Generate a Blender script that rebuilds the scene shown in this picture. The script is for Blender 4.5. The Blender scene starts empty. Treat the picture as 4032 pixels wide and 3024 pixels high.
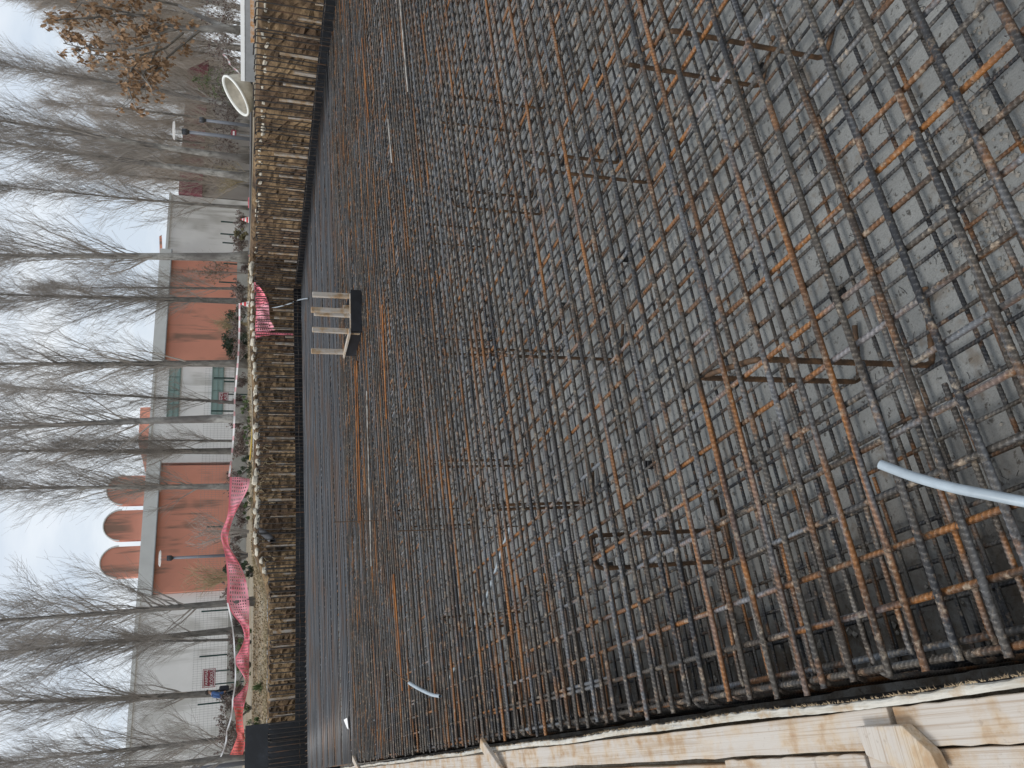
import bpy, math, random
from math import radians as RAD, sin, cos, pi
from mathutils import Vector as V, Matrix
random.seed(7)
SC = bpy.context.scene
COL = SC.collection
# ------------------------------------------------------------------ camera
# the photograph lies on its side: the top of the place is the left of the picture
CAMZ, FPX = 1.8, 3100.0
RIGHT = V((0.90229127, -0.43064964, 0.02028198))
DOWN = V((-0.12279906, -0.30181291, -0.94542549))
FWD = V((0.41326851, 0.85055856, -0.32520652))
EYE = V((0, 0, CAMZ))
cd = bpy.data.cameras.new("camera"); cam = bpy.data.objects.new("camera", cd); COL.objects.link(cam)
cd.sensor_fit = 'HORIZONTAL'; cd.sensor_width = 36; cd.lens = FPX / 4032 * 36
cd.clip_start = 0.05; cd.clip_end = 2000
m = Matrix.Identity(4)
for i in range(3):
    m[i][0] = DOWN[i]; m[i][1] = RIGHT[i]; m[i][2] = -FWD[i]; m[i][3] = EYE[i]
cam.matrix_world = m
SC.camera = cam
# ------------------------------------------------------------------ world and sun
SUN_EL, SUN_AZ = RAD(58), RAD(-100)
w = bpy.data.worlds.new("World"); SC.world = w; w.use_nodes = True
nt = w.node_tree; nt.nodes.clear()
def wn(t, **k):
    n = nt.nodes.new(t)
    for a, b in k.items(): setattr(n, a, b)
    return n
sky = wn('ShaderNodeTexSky', sky_type='NISHITA', sun_disc=False, sun_elevation=SUN_EL, sun_rotation=SUN_AZ)
sky.air_density = 1.0; sky.dust_density = 3.0
tc = wn('ShaderNodeTexCoord'); sep = wn('ShaderNodeSeparateXYZ'); nt.links.new(tc.outputs['Generated'], sep.inputs[0])
addz = wn('ShaderNodeMath', operation='ADD'); addz.inputs[1].default_value = 0.22
mx0 = wn('ShaderNodeMath', operation='MAXIMUM'); mx0.inputs[1].default_value = 0.0
nt.links.new(sep.outputs['Z'], mx0.inputs[0]); nt.links.new(mx0.outputs[0], addz.inputs[0])
dx = wn('ShaderNodeMath', operation='DIVIDE'); dy = wn('ShaderNodeMath', operation='DIVIDE')
nt.links.new(sep.outputs['X'], dx.inputs[0]); nt.links.new(addz.outputs[0], dx.inputs[1])
nt.links.new(sep.outputs['Y'], dy.inputs[0]); nt.links.new(addz.outputs[0], dy.inputs[1])
cmb = wn('ShaderNodeCombineXYZ'); nt.links.new(dx.outputs[0], cmb.inputs[0]); nt.links.new(dy.outputs[0], cmb.inputs[1])
no = wn('ShaderNodeTexNoise'); no.inputs['Scale'].default_value = 1.5; no.inputs['Detail'].default_value = 7; no.inputs['Roughness'].default_value = 0.55
nt.links.new(cmb.outputs[0], no.inputs['Vector'])
cr = wn('ShaderNodeValToRGB'); cr.color_ramp.elements[0].position = 0.36; cr.color_ramp.elements[1].position = 0.66
cr.color_ramp.elements[0].color = (5.4, 6.05, 6.85, 1); cr.color_ramp.elements[1].color = (7.7, 8.0, 8.25, 1)
nt.links.new(no.outputs['Fac'], cr.inputs[0])
mix = wn('ShaderNodeMix', data_type='RGBA'); mix.inputs['Factor'].default_value = 0.86
nt.links.new(sky.outputs[0], mix.inputs['A']); nt.links.new(cr.outputs[0], mix.inputs['B'])
bg = wn('ShaderNodeBackground'); bg.inputs['Strength'].default_value = 0.1
nt.links.new(mix.outputs['Result'], bg.inputs['Color'])
wo = wn('ShaderNodeOutputWorld'); nt.links.new(bg.outputs[0], wo.inputs['Surface'])
sl = bpy.data.lights.new("sun", 'SUN'); sl.energy = 1.5; sl.angle = RAD(20); sl.color = (1, 0.96, 0.9)
so = bpy.data.objects.new("sun", sl); COL.objects.link(so)
sd = V((sin(SUN_AZ) * cos(SUN_EL), cos(SUN_AZ) * cos(SUN_EL), sin(SUN_EL)))
so.rotation_euler = sd.to_track_quat('Z', 'Y').to_euler()
SC.view_settings.view_transform = 'Standard'; SC.view_settings.look = 'None'
SC.view_settings.exposure = 0.42; SC.view_settings.gamma = 1.0
SC.cycles.max_bounces = 6
# ------------------------------------------------------------------ photograph pixel -> place
def ray(X, Y):
    return RIGHT * ((3024 - Y - 1512) / FPX) + DOWN * ((X - 2016) / FPX) + FWD
def onz(X, Y, z=0.0):
    d = ray(X, Y); return EYE + d * ((z - CAMZ) / d.z)
def ony(X, Y, y):
    d = ray(X, Y); return EYE + d * (y / d.y)
# ------------------------------------------------------------------ objects
def tag(o, label=None, cat=None, group=None, kind=None):
    if label: o['label'] = label
    if cat: o['category'] = cat
    if group: o['group'] = group
    if kind: o['kind'] = kind
    return o
def empty(name, loc, label, cat, group=None, rz=0):
    o = bpy.data.objects.new(name, None); COL.objects.link(o)
    o.empty_display_size = 0.1; o.location = loc; o.rotation_euler = (0, 0, rz)
    return tag(o, label, cat, group)
class MB:
    def __init__(s): s.v = []; s.f = []; s.mi = []; s.rib = []
    def add(s, vs, fs, mi=0):
        k = len(s.v); s.v += [tuple(p) for p in vs]; s.f += [tuple(i + k for i in f) for f in fs]; s.mi += [mi] * len(fs)
    def box(s, a, b, M=None, mi=0, jit=0):
        (x0, y0, z0), (x1, y1, z1) = a, b
        vs = [V((x, y, z)) for z in (z0, z1) for x, y in ((x0, y0), (x1, y0), (x1, y1), (x0, y1))]
        if jit: vs = [p + V((random.uniform(-jit, jit), random.uniform(-jit, jit), random.uniform(-jit, jit))) for p in vs]
        if M: vs = [M @ p for p in vs]
        s.add(vs, [(3, 2, 1, 0), (4, 5, 6, 7), (0, 1, 5, 4), (1, 2, 6, 5), (2, 3, 7, 6), (3, 0, 4, 7)], mi)
    def beam(s, p, q, wd, th, up=V((0, 0, 1)), mi=0, jit=0):
        p = V(p); q = V(q); d = (q - p); L = d.length; d.normalize()
        sd_ = d.cross(up); sd_ = sd_.normalized() if sd_.length > 1e-4 else V((1, 0, 0)); u = sd_.cross(d).normalized()
        M = Matrix.Identity(4)
        for i in range(3): M[i][0] = d[i]; M[i][1] = sd_[i]; M[i][2] = u[i]; M[i][3] = p[i]
        s.box((0, -wd / 2, -th / 2), (L, wd / 2, th / 2), M, mi, jit)
    def tube(s, pts, rad, n=6, cap=True, mi=0):
        pts = [V(p) for p in pts]; N = len(pts)
        if not isinstance(rad, (list, tuple)): rad = [rad] * N
        t0 = (pts[1] - pts[0]).normalized()
        a = t0.cross(V((0, 0, 1)) if abs(t0.z) < 0.9 else V((1, 0, 0))).normalized()
        vs = []; prev = t0
        for i, p in enumerate(pts):
            t = (pts[min(i + 1, N - 1)] - pts[max(i - 1, 0)]).normalized()
            a = (a - t * a.dot(t)).normalized(); b = t.cross(a)
            r = rad[i]
            for k in range(n):
                an = 2 * pi * k / n
                vs.append(p + (a * cos(an) + b * sin(an)) * r)
        fs = []
        for i in range(N - 1):
            for k in range(n):
                k2 = (k + 1) % n
                fs.append((i * n + k, i * n + k2, (i + 1) * n + k2, (i + 1) * n + k))
        if cap:
            fs.append(tuple(range(n - 1, -1, -1))); fs.append(tuple((N - 1) * n + k for k in range(n)))
        s.add(vs, fs, mi)
    def mesh(s, name, mats, smooth=False):
        me = bpy.data.meshes.new(name); me.from_pydata(s.v, [], s.f); me.update()
        for m_ in (mats if isinstance(mats, (list, tuple)) else [mats]): me.materials.append(m_)
        if any(s.mi): me.polygons.foreach_set('material_index', s.mi)
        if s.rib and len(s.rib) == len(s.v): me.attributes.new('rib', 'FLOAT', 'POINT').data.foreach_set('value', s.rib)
        if smooth: me.polygons.foreach_set('use_smooth', [True] * len(s.f))
        return me
    def build(s, name, mats, parent=None, smooth=False, loc=None):
        o = bpy.data.objects.new(name, s.mesh(name, mats, smooth)); COL.objects.link(o)
        if parent: o.parent = parent
        if loc is not None: o.location = loc
        return o
def copy_tree(o, parent=None):
    c = o.copy(); COL.objects.link(c); c.parent = parent
    for ch in list(o.children): copy_tree(ch, c)
    return c
def struct(o): o['kind'] = 'structure'; return o
def bev(o, wd=0.004, seg=1):
    b = o.modifiers.new('bevel', 'BEVEL'); b.width = wd; b.segments = seg; b.limit_method = 'ANGLE'; return o
# ------------------------------------------------------------------ materials
class NM:
    def __init__(s, name, rough=0.8, metal=0.0, col=(0.5, 0.5, 0.5)):
        s.m = bpy.data.materials.new(name); s.m.use_nodes = True; s.t = s.m.node_tree
        s.b = s.t.nodes['Principled BSDF']; s.b.inputs['Roughness'].default_value = rough; s.b.inputs['Metallic'].default_value = metal
        s.b.inputs['Base Color'].default_value = (*col, 1)
        s.pos = None
    def n(s, t, **k):
        q = s.t.nodes.new(t)
        for a, b in k.items(): setattr(q, a, b)
        return q
    def l(s, a, b): s.t.links.new(a, b)
    def coord(s, scale=(1, 1, 1), obj=False, rnd=False):
        if obj: src = s.n('ShaderNodeTexCoord').outputs['Object']
        else: src = s.n('ShaderNodeNewGeometry').outputs['Position']
        mp = s.n('ShaderNodeMapping'); mp.inputs['Scale'].default_value = scale; s.l(src, mp.inputs['Vector'])
        if rnd:
            oi = s.n('ShaderNodeObjectInfo'); mu = s.n('ShaderNodeMath', operation='MULTIPLY'); mu.inputs[1].default_value = 37.0
            s.l(oi.outputs['Random'], mu.inputs[0]); cx = s.n('ShaderNodeCombineXYZ')
            for i in range(3): s.l(mu.outputs[0], cx.inputs[i])
            s.l(cx.outputs[0], mp.inputs['Location'])
        return mp.outputs[0]
    def noise(s, vec, scale=5, detail=4, rough=0.6, dist=0):
        q = s.n('ShaderNodeTexNoise'); q.inputs['Scale'].default_value = scale; q.inputs['Detail'].default_value = detail
        q.inputs['Roughness'].default_value = rough; q.inputs['Distortion'].default_value = dist
        s.l(vec, q.inputs['Vector']); return q.outputs['Fac']
    def ramp(s, fac, stops, const=False):
        q = s.n('ShaderNodeValToRGB'); e = q.color_ramp.elements
        if const: q.color_ramp.interpolation = 'CONSTANT'
        while len(e) < len(stops): e.new(0.5)
        for i, (p, c) in enumerate(stops):
            e[i].position = p; e[i].color = (*c, 1) if len(c) == 3 else c
        s.l(fac, q.inputs[0]); return q.outputs[0]
    def mixc(s, a, b, fac, mode='MIX'):
        q = s.n('ShaderNodeMix', data_type='RGBA', blend_type=mode)
        for sock, val in (('A', a), ('B', b)):
            if isinstance(val, tuple): q.inputs[sock].default_value = (*val, 1)
            else: s.l(val, q.inputs[sock])
        if isinstance(fac, (int, float)): q.inputs['Factor'].default_value = fac
        else: s.l(fac, q.inputs['Factor'])
        return q.outputs['Result']
    def col(s, c): s.l(c, s.b.inputs['Base Color']); return s
    def bump(s, h, strength=0.3, dist=0.01):
        q = s.n('ShaderNodeBump'); q.inputs['Strength'].default_value = strength; q.inputs['Distance'].default_value = dist
        s.l(h, q.inputs['Height']); s.l(q.outputs[0], s.b.inputs['Normal']); return s
G = lambda v: (v, v, v)
def rebar_mat(name, sc, shift=0.0, pale=0.0, silver=(0.20, 0.19, 0.18)):
    a = NM(name, 0.5, 0.3)
    c = a.coord(sc); f = a.noise(c, 1.0, 3.0, 0.55)
    S = shift
    base = a.ramp(f, [(0.30, (0.020, 0.024, 0.033)), (0.45 - S, (0.042, 0.043, 0.047)), (0.54 - S, (0.095, 0.082, 0.068)), (0.60 - S, (0.055, 0.040, 0.030)),
                      (0.645 - S, (0.20, 0.088, 0.032)), (0.69 - S, (0.36, 0.145, 0.035)), (0.75 - S, (0.12, 0.065, 0.045)), (0.82 - S, silver)]); base = a.mixc(base, silver, a.ramp(a.noise(a.coord(tuple(q * 1.4 for q in sc)), 1.0, 3, 0.6), [(0.53, G(0)), (0.62, G(0.85))]))
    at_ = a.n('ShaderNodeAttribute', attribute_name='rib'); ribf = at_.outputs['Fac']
    pos = a.coord((1, 1, 1)); fine = a.noise(pos, 55, 5, 0.75); mid = a.noise(pos, 6, 5, 0.7); dust = a.noise(pos, 24, 6, 0.75)
    c2 = a.mixc(base, (0.27, 0.115, 0.035), a.ramp(mid, [(0.54, G(0)), (0.66, G(0.8))]))
    c3 = a.mixc(c2, (0.42, 0.345, 0.26), a.ramp(dust, [(0.54, G(0)), (0.66, G(0.72 + pale))]))
    c4 = a.mixc(c3, (0.02, 0.017, 0.015), a.ramp(fine, [(0.34, G(0.75)), (0.48, G(0))]))
    c5 = a.mixc(c4, a.mixc(c4, (0.0, 0.0, 0.0), 0.38), a.ramp(ribf, [(0.0, G(1)), (1.0, G(0))])); c5 = a.mixc(c5, (0.42, 0.40, 0.37), a.ramp(ribf, [(0.6, G(0)), (1.0, G(0.16))]))  # shade between the ribs and highlights on them, put into the colour
    a.col(c5).bump(fine, 0.35, 0.002)
    rr = a.ramp(fine, [(0.3, G(0.36)), (0.7, G(0.7))]); a.l(rr, a.b.inputs['Roughness'])
    return a.m
M = {}
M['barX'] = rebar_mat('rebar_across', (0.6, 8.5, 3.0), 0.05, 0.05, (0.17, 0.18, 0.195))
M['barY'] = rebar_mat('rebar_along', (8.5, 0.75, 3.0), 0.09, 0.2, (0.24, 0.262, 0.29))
a = NM('rebar_far', 0.42, 0.45); f = a.noise(a.coord((0.35, 6.0, 3.0)), 1.0, 4, 0.6); g = a.noise(a.coord((0.5, 1.3, 1)), 1.0, 4, 0.6)
base = a.ramp(f, [(0.30, (0.050, 0.052, 0.058)), (0.46, (0.105, 0.108, 0.115)), (0.56, (0.145, 0.15, 0.16)), (0.64, (0.12, 0.095, 0.075)), (0.70, (0.24, 0.125, 0.06)), (0.76, (0.17, 0.165, 0.165))])  # blue greys paint the sky sheen of the far bars; browns are rust
a.col(a.mixc(base, (0.17, 0.105, 0.07), a.ramp(g, [(0.52, G(0)), (0.62, G(0.6))]))); M['barFar'] = a.m
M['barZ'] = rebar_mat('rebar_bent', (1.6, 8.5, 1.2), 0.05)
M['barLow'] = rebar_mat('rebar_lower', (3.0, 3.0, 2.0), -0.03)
a = NM('starter_steel', 0.7, 0.2); a.col(a.ramp(a.noise(a.coord((4, 4, 1)), 2, 4, 0.6), [(0.35, (0.018, 0.017, 0.018)), (0.55, (0.04, 0.033, 0.028)), (0.7, (0.12, 0.06, 0.03))])); M['starter'] = a.m
a = NM('orange_rust', 0.75, 0.1); a.col(a.ramp(a.noise(a.coord((1, 6, 6)), 5, 5, 0.7), [(0.35, (0.11, 0.055, 0.03)), (0.55, (0.33, 0.12, 0.03)), (0.7, (0.45, 0.2, 0.05))])); M['orange_rust'] = a.m
a = NM('cement_bar', 0.8, 0.0); a.col(a.ramp(a.noise(a.coord((1, 6, 6)), 7, 5, 0.7), [(0.38, (0.13, 0.115, 0.10)), (0.52, (0.36, 0.34, 0.31)), (0.7, (0.50, 0.48, 0.45))])); M['cement_bar'] = a.m
a = NM('rusty_bar', 0.75, 0.2); f = a.noise(a.coord(), 14, 5, 0.7)
a.col(a.ramp(f, [(0.3, (0.045, 0.03, 0.02)), (0.5, (0.10, 0.06, 0.035)), (0.7, (0.22, 0.12, 0.06))])); M['chair'] = a.m
a = NM('blinding_concrete', 0.85); c = a.coord()
n1 = a.noise(c, 1.2, 6, 0.6); n2 = a.noise(c, 26, 5, 0.65); n3 = a.noise(c, 7, 3, 0.6)
base = a.ramp(n1, [(0.35, (0.225, 0.232, 0.228)), (0.65, (0.325, 0.333, 0.326))])
base = a.mixc(base, (0.06, 0.055, 0.05), a.ramp(n2, [(0.585, G(0)), (0.64, G(0.9))]))
base = a.mixc(base, (0.17, 0.13, 0.09), a.ramp(n3, [(0.58, G(0)), (0.72, G(0.7))]))
n4 = a.noise(c, 75, 4, 0.7); base = a.mixc(base, (0.17, 0.17, 0.165), a.ramp(n4, [(0.52, G(0)), (0.66, G(0.45))]))
# spilt earth along the shutter
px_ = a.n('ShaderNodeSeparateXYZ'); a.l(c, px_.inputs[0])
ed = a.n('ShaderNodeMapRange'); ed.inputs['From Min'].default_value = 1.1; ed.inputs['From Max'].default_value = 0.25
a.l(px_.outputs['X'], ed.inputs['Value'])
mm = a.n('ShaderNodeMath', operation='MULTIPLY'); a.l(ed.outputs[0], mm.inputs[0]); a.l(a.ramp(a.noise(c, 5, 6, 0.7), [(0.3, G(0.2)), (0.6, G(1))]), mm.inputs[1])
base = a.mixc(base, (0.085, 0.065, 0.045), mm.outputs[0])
a.col(base).bump(n2, 0.6, 0.02); M['floor'] = a.m
a = NM('earth', 0.95); c = a.coord((1, 1, 0.35)); c1 = a.coord()
n1 = a.noise(c, 2.6, 7, 0.65); n2 = a.noise(c1, 9, 6, 0.7); n3 = a.noise(c1, 0.7, 3, 0.5)
base = a.ramp(n1, [(0.36, (0.034, 0.023, 0.014)), (0.5, (0.145, 0.093, 0.048)), (0.66, (0.30, 0.205, 0.11))])
base = a.mixc(base, (0.085, 0.05, 0.03), a.ramp(n3, [(0.45, G(0)), (0.65, G(0.7))]))
base = a.mixc(base, (0.34, 0.28, 0.20), a.ramp(n2, [(0.64, G(0)), (0.74, G(0.6))]))
a.col(base).bump(n2, 1.0, 0.06); M['earth'] = a.m
a = NM('bank_ground', 0.95); c = a.coord(); n1 = a.noise(c, 1.3, 6, 0.65); n2 = a.noise(c, 12, 4, 0.7)
base = a.ramp(n1, [(0.35, (0.20, 0.15, 0.10)), (0.5, (0.30, 0.25, 0.18)), (0.65, (0.24, 0.22, 0.17))])
base = a.mixc(base, (0.10, 0.075, 0.05), a.ramp(n2, [(0.5, G(0)), (0.7, G(0.7))])); a.col(base).bump(n2, 0.6, 0.03); M['ground'] = a.m
def wood(name, c0, c1, c2, axis, dark=0.3):
    a = NM(name, 0.75); sc = {'x': (1.2, 22, 22), 'y': (22, 1.2, 22), 'z': (22, 22, 1.2)}[axis]
    f = a.noise(a.coord(sc, rnd=True), 1.6, 5, 0.65, 0.6); g = a.noise(a.coord((1, 1, 1), rnd=True), 5, 5, 0.65); h = a.noise(a.coord(rnd=True), 38, 3, 0.6)
    base = a.ramp(f, [(0.3, c0), (0.5, c1), (0.7, c2)])
    base = a.mixc(base, (0.49, 0.46, 0.425), a.ramp(g, [(0.44, G(0)), (0.58, G(0.85))]))
    base = a.mixc(base, (0.30, 0.155, 0.06), a.ramp(g, [(0.33, G(0.75)), (0.46, G(0))]))
    base = a.mixc(base, (0.14, 0.09, 0.06), a.ramp(h, [(0.64, G(0)), (0.72, G(dark))]))
    gs = tuple(q * (1.0 if q < 5 else 7.0) for q in sc); gr_ = a.noise(a.coord(gs, rnd=True), 1.0, 3, 0.6, 0.3)
    base = a.mixc(base, (0.27, 0.185, 0.115), a.ramp(gr_, [(0.50, G(0)), (0.66, G(0.55))]))
    st = a.noise(a.coord(rnd=True), 2.3, 5, 0.7, 0.5); base = a.mixc(base, (0.22, 0.12, 0.055), a.ramp(st, [(0.60, G(0)), (0.70, G(0.55))]))
    a.col(base).bump(gr_, 0.4, 0.004); return a.m
M['woodY'] = wood('site_timber_along', (0.34, 0.23, 0.135), (0.46, 0.365, 0.265), (0.54, 0.46, 0.365), 'y')
M['woodX'] = wood('site_timber_across', (0.34, 0.22, 0.12), (0.47, 0.355, 0.235), (0.54, 0.445, 0.32), 'x')
M['woodZ'] = wood('stake_timber', (0.25, 0.18, 0.11), (0.42, 0.31, 0.20), (0.52, 0.43, 0.33), 'z', 0.15)
M['orange_wood'] = wood('orange_board', (0.42, 0.19, 0.06), (0.50, 0.25, 0.09), (0.55, 0.30, 0.13), 'y', 0.1)
a = NM('ply_edge', 0.85); f = a.noise(a.coord((30, 2, 30)), 1.5, 5, 0.7); g = a.noise(a.coord(), 7, 5, 0.7)
base = a.ramp(f, [(0.3, (0.30, 0.26, 0.20)), (0.5, (0.47, 0.45, 0.40)), (0.7, (0.60, 0.58, 0.53))])
base = a.mixc(base, (0.34, 0.22, 0.11), a.ramp(g, [(0.5, G(0)), (0.66, G(0.8))])); a.col(base).bump(g, 0.5, 0.01); M['ply_edge'] = a.m
a = NM('film_face', 0.38); c = a.coord(); f = a.noise(c, 2.2, 6, 0.7, 0.8)
a.col(a.ramp(f, [(0.45, (0.010, 0.011, 0.014)), (0.66, (0.022, 0.025, 0.032)), (0.76, (0.14, 0.16, 0.17))])); M['film'] = a.m
def plain(name, col, rough=0.7, var=0.15, scale=6, metal=0.0, bump=0.0):
    a = NM(name, rough, metal); f = a.noise(a.coord(), scale, 5, 0.65)
    d = tuple(x * (1 - var) for x in col); e = tuple(min(1, x * (1 + var)) for x in col)
    a.col(a.ramp(f, [(0.3, d), (0.7, e)]))
    if bump: a.bump(f, bump, 0.02)
    return a.m
M['pvc'] = plain('grey_pvc', (0.33, 0.385, 0.43), 0.42, 0.16, 12)
M['net'] = plain('pink_net', (0.86, 0.36, 0.42), 0.6, 0.12, 3)
M['net_gathered'] = plain('pink_net_gathered', (0.84, 0.22, 0.28), 0.6, 0.12, 3); M['net_red'] = plain('coral_net', (0.82, 0.17, 0.15), 0.6, 0.15, 3)
M['white_plastic'] = plain('white_plastic', (0.70, 0.71, 0.68), 0.45, 0.12, 2)
M['tub_in'] = plain('tub_inside', (0.40, 0.37, 0.31), 0.6, 0.35, 3); M['tub_out'] = plain('tub_outside', (0.46, 0.43, 0.36), 0.6, 0.35, 3)
M['beam_white'] = plain('white_paint', (0.72, 0.74, 0.75), 0.5, 0.06, 2)
a = NM('opal_disc', 0.5, 0, (0.85, 0.86, 0.86)); tl = a.n('ShaderNodeBsdfTranslucent'); tl.inputs['Color'].default_value = (.9, .9, .9, 1); ms = a.n('ShaderNodeMixShader'); ms.inputs[0].default_value = .65; a.l(a.b.outputs[0], ms.inputs[1]); a.l(tl.outputs[0], ms.inputs[2]); a.l(ms.outputs[0], a.t.nodes['Material Output'].inputs['Surface']); M['opal'] = a.m
M['sheet_grey'] = plain('grey_sheet', (0.22, 0.23, 0.24), 0.6, 0.2, 2)
M['stone'] = plain('pale_stone', (0.50, 0.46, 0.38), 0.9, 0.3, 8, 0, 0.4)
M['rubble'] = plain('rubble', (0.30, 0.28, 0.25), 0.9, 0.35, 14, 0, 0.4)
M['lamp_pole'] = plain('lamp_paint', (0.14, 0.155, 0.185), 0.5, 0.1, 4)
M['lamp_dark'] = plain('lamp_head', (0.045, 0.05, 0.06), 0.5, 0.1, 4)
M['dark_pipe'] = plain('dark_pipe', (0.06, 0.06, 0.065), 0.5, 0.3, 4)
M['yellow'] = plain('yellow_pipe', (0.62, 0.42, 0.05), 0.5, 0.15, 5)
M['black'] = plain('black_plastic', (0.012, 0.012, 0.013), 0.5, 0.2, 5)
M['wire'] = plain('tie_wire', (0.05, 0.045, 0.045), 0.6, 0.2, 5, 0.4)
M['fence'] = plain('green_post', (0.012, 0.045, 0.04), 0.5, 0.15, 4)
M['white_tape'] = plain('white_tape', (0.78, 0.77, 0.77), 0.5, 0.05, 3)
M['kerbwall'] = plain('plinth_concrete', (0.36, 0.36, 0.34), 0.9, 0.18, 1.6, 0, 0.1)
M['twig'] = plain('twig_bark', (0.31, 0.285, 0.26), 0.9, 0.3, 1.5)
M['twigfar'] = plain('far_twig', (0.33, 0.29, 0.25), 0.9, 0.3, 0.6)
M['sign_white'] = plain('letter_white', (0.8, 0.8, 0.8), 0.6, 0.03, 5)
M['sign_red'] = plain('sign_maroon', (0.27, 0.04, 0.06), 0.5, 0.1, 5)
M['skin'] = plain('skin', (0.42, 0.26, 0.19), 0.6, 0.05)
M['jacket'] = plain('blue_jacket', (0.05, 0.11, 0.27), 0.8, 0.2, 9)
M['trouser'] = plain('dark_trousers', (0.02, 0.022, 0.03), 0.85, 0.2, 9)
M['hair'] = plain('dark_hair', (0.015, 0.012, 0.01), 0.7, 0.2, 30)
a = NM('tape_striped', 0.5); wv = a.n('ShaderNodeTexWave', wave_type='BANDS', bands_direction='X'); wv.inputs['Scale'].default_value = 0.75
a.l(a.coord(), wv.inputs['Vector']); a.col(a.ramp(wv.outputs['Fac'], [(0.0, (0.78, 0.76, 0.76)), (0.70, (0.74, 0.44, 0.46))], True)); M['tape'] = a.m
a = NM('poplar_bark', 0.9); c = a.coord((1, 1, 0.5), rnd=True); f = a.noise(c, 6, 6, 0.7); g = a.noise(c, 1.1, 3, 0.6)
base = a.ramp(f, [(0.35, (0.12, 0.115, 0.105)), (0.52, (0.34, 0.335, 0.315)), (0.7, (0.48, 0.475, 0.455))])
a.col(a.mixc(base, (0.11, 0.10, 0.095), a.ramp(g, [(0.42, G(0.8)), (0.6, G(0.05))]))).bump(f, 0.5, 0.03); M['bark'] = a.m
a = NM('dark_bark', 0.9); f = a.noise(a.coord((1, 1, 0.4), rnd=True), 7, 6, 0.7)
a.col(a.ramp(f, [(0.35, (0.085, 0.08, 0.073)), (0.6, (0.19, 0.18, 0.165)), (0.75, (0.28, 0.27, 0.25))])).bump(f, 0.5, 0.03); M['darkbark'] = a.m
def leafm(name, c0, c1, rough=0.7):
    a = NM(name, rough); f = a.noise(a.coord(), 9, 3, 0.6); a.col(a.ramp(f, [(0.3, c0), (0.7, c1)]))
    a.b.inputs['Subsurface Weight'].default_value = 0.0; return a.m
M['oakleaf'] = leafm('dry_oak_leaf', (0.14, 0.075, 0.035), (0.36, 0.23, 0.13))
M['deadleaf'] = leafm('purple_dead_leaf', (0.07, 0.045, 0.045), (0.17, 0.12, 0.10))
M['litter'] = leafm('litter_leaf', (0.19, 0.13, 0.075), (0.44, 0.34, 0.21))
M['evergreen'] = leafm('evergreen_leaf', (0.018, 0.032, 0.018), (0.06, 0.085, 0.045))
M['green'] = leafm('green_leaf', (0.05, 0.085, 0.025), (0.13, 0.17, 0.07))
M['conifer'] = leafm('conifer_leaf', (0.06, 0.06, 0.025), (0.16, 0.13, 0.06))
M['straw'] = leafm('dry_grass', (0.24, 0.19, 0.10), (0.42, 0.35, 0.22))
def stucco(name, c, stain):
    a = NM(name, 0.9); co = a.coord(); f = a.noise(co, 0.6, 5, 0.6); g = a.noise(a.coord((0.55, 0.55, 0.06)), 2.0, 5, 0.6, 0.3); h = a.noise(a.coord((0.18, 0.18, 0.16)), 1.5, 3, 0.6)
    base = a.ramp(f, [(0.35, tuple(x * 0.93 for x in c)), (0.65, c)])
    mk = a.n('ShaderNodeMath', operation='MULTIPLY'); a.l(a.ramp(g, [(0.50, G(0)), (0.58, G(0.85))]), mk.inputs[0]); a.l(a.ramp(h, [(0.44, G(0)), (0.54, G(1))]), mk.inputs[1])
    base = a.mixc(base, stain, mk.outputs[0]); a.col(base); return a.m
M['wall_white'] = stucco('white_render', (0.82, 0.83, 0.83), (0.5, 0.5, 0.48))
M['wall_salmon'] = stucco('salmon_render', (0.64, 0.285, 0.205), (0.22, 0.15, 0.115))
M['wall_grey'] = stucco('grey_render', (0.36, 0.34, 0.32), (0.25, 0.23, 0.22))
M['cornice'] = plain('cornice', (0.60, 0.625, 0.625), 0.8, 0.06, 1)
M['roof_pink'] = plain('maroon_roof', (0.19, 0.055, 0.075), 0.7, 0.12, 2)
M['glass_green'] = plain('green_glass', (0.24, 0.36, 0.34), 0.25, 0.1, 1)
M['frame_green'] = plain('green_frame', (0.13, 0.21, 0.20), 0.5, 0.1, 1)
# ================================================================== ground, pit floor and banks
def sst(a, b, x):
    t = max(0, min(1, (x - a) / (b - a))); return t * t * (3 - 2 * t)
def gz(x, y):
    near = 1.22 + 0.33 * sst(5, 14, x)
    edge = 0.93 + (1.38 - 0.93) * sst(4.6, 6.6, x) + 0.20 * sst(9, 15, x)
    z = edge + (near - edge) * sst(25.0, 27.2, y) if x < 15.5 else 1.6
    far = 1.36
    return z + (far - z) * sst(28, 36, y)
def edge_line(s):     # top of the bank: far side then right side
    pass
XS = [-400, -150, -60, -25, -12, -6, -3] + [-1.6 + 0.5 * i for i in range(38)] + [17.4, 18, 19, 21, 24, 28, 34, 42, 60, 100, 200, 500]
YS = [-200, -80, -30, -6] + [-3 + 3 * i for i in range(9)] + [24.75, 25.1, 25.5, 25.9, 26.3, 26.8, 27.3, 28, 29, 31, 33, 36, 40, 46, 60, 100, 200, 600]
g = MB(); idx = {}
for i, x in enumerate(XS):
    for j, y in enumerate(YS):
        idx[i, j] = len(g.v)
        g.v.append((x, y, gz(x, y) + (random.uniform(-0.02, 0.02) if 24 < y < 30 else 0)))
HX0, HX1, HY0, HY1 = -1.6, 16.9, -6, 24.75
for i in range(len(XS) - 1):
    for j in range(len(YS) - 1):
        xm, ym = (XS[i] + XS[i + 1]) / 2, (YS[j] + YS[j + 1]) / 2
        if HX0 < xm < HX1 and HY0 < ym < HY1: continue
        g.f.append((idx[i, j], idx[i + 1, j], idx[i + 1, j + 1], idx[i, j + 1])); g.mi.append(0)
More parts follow.
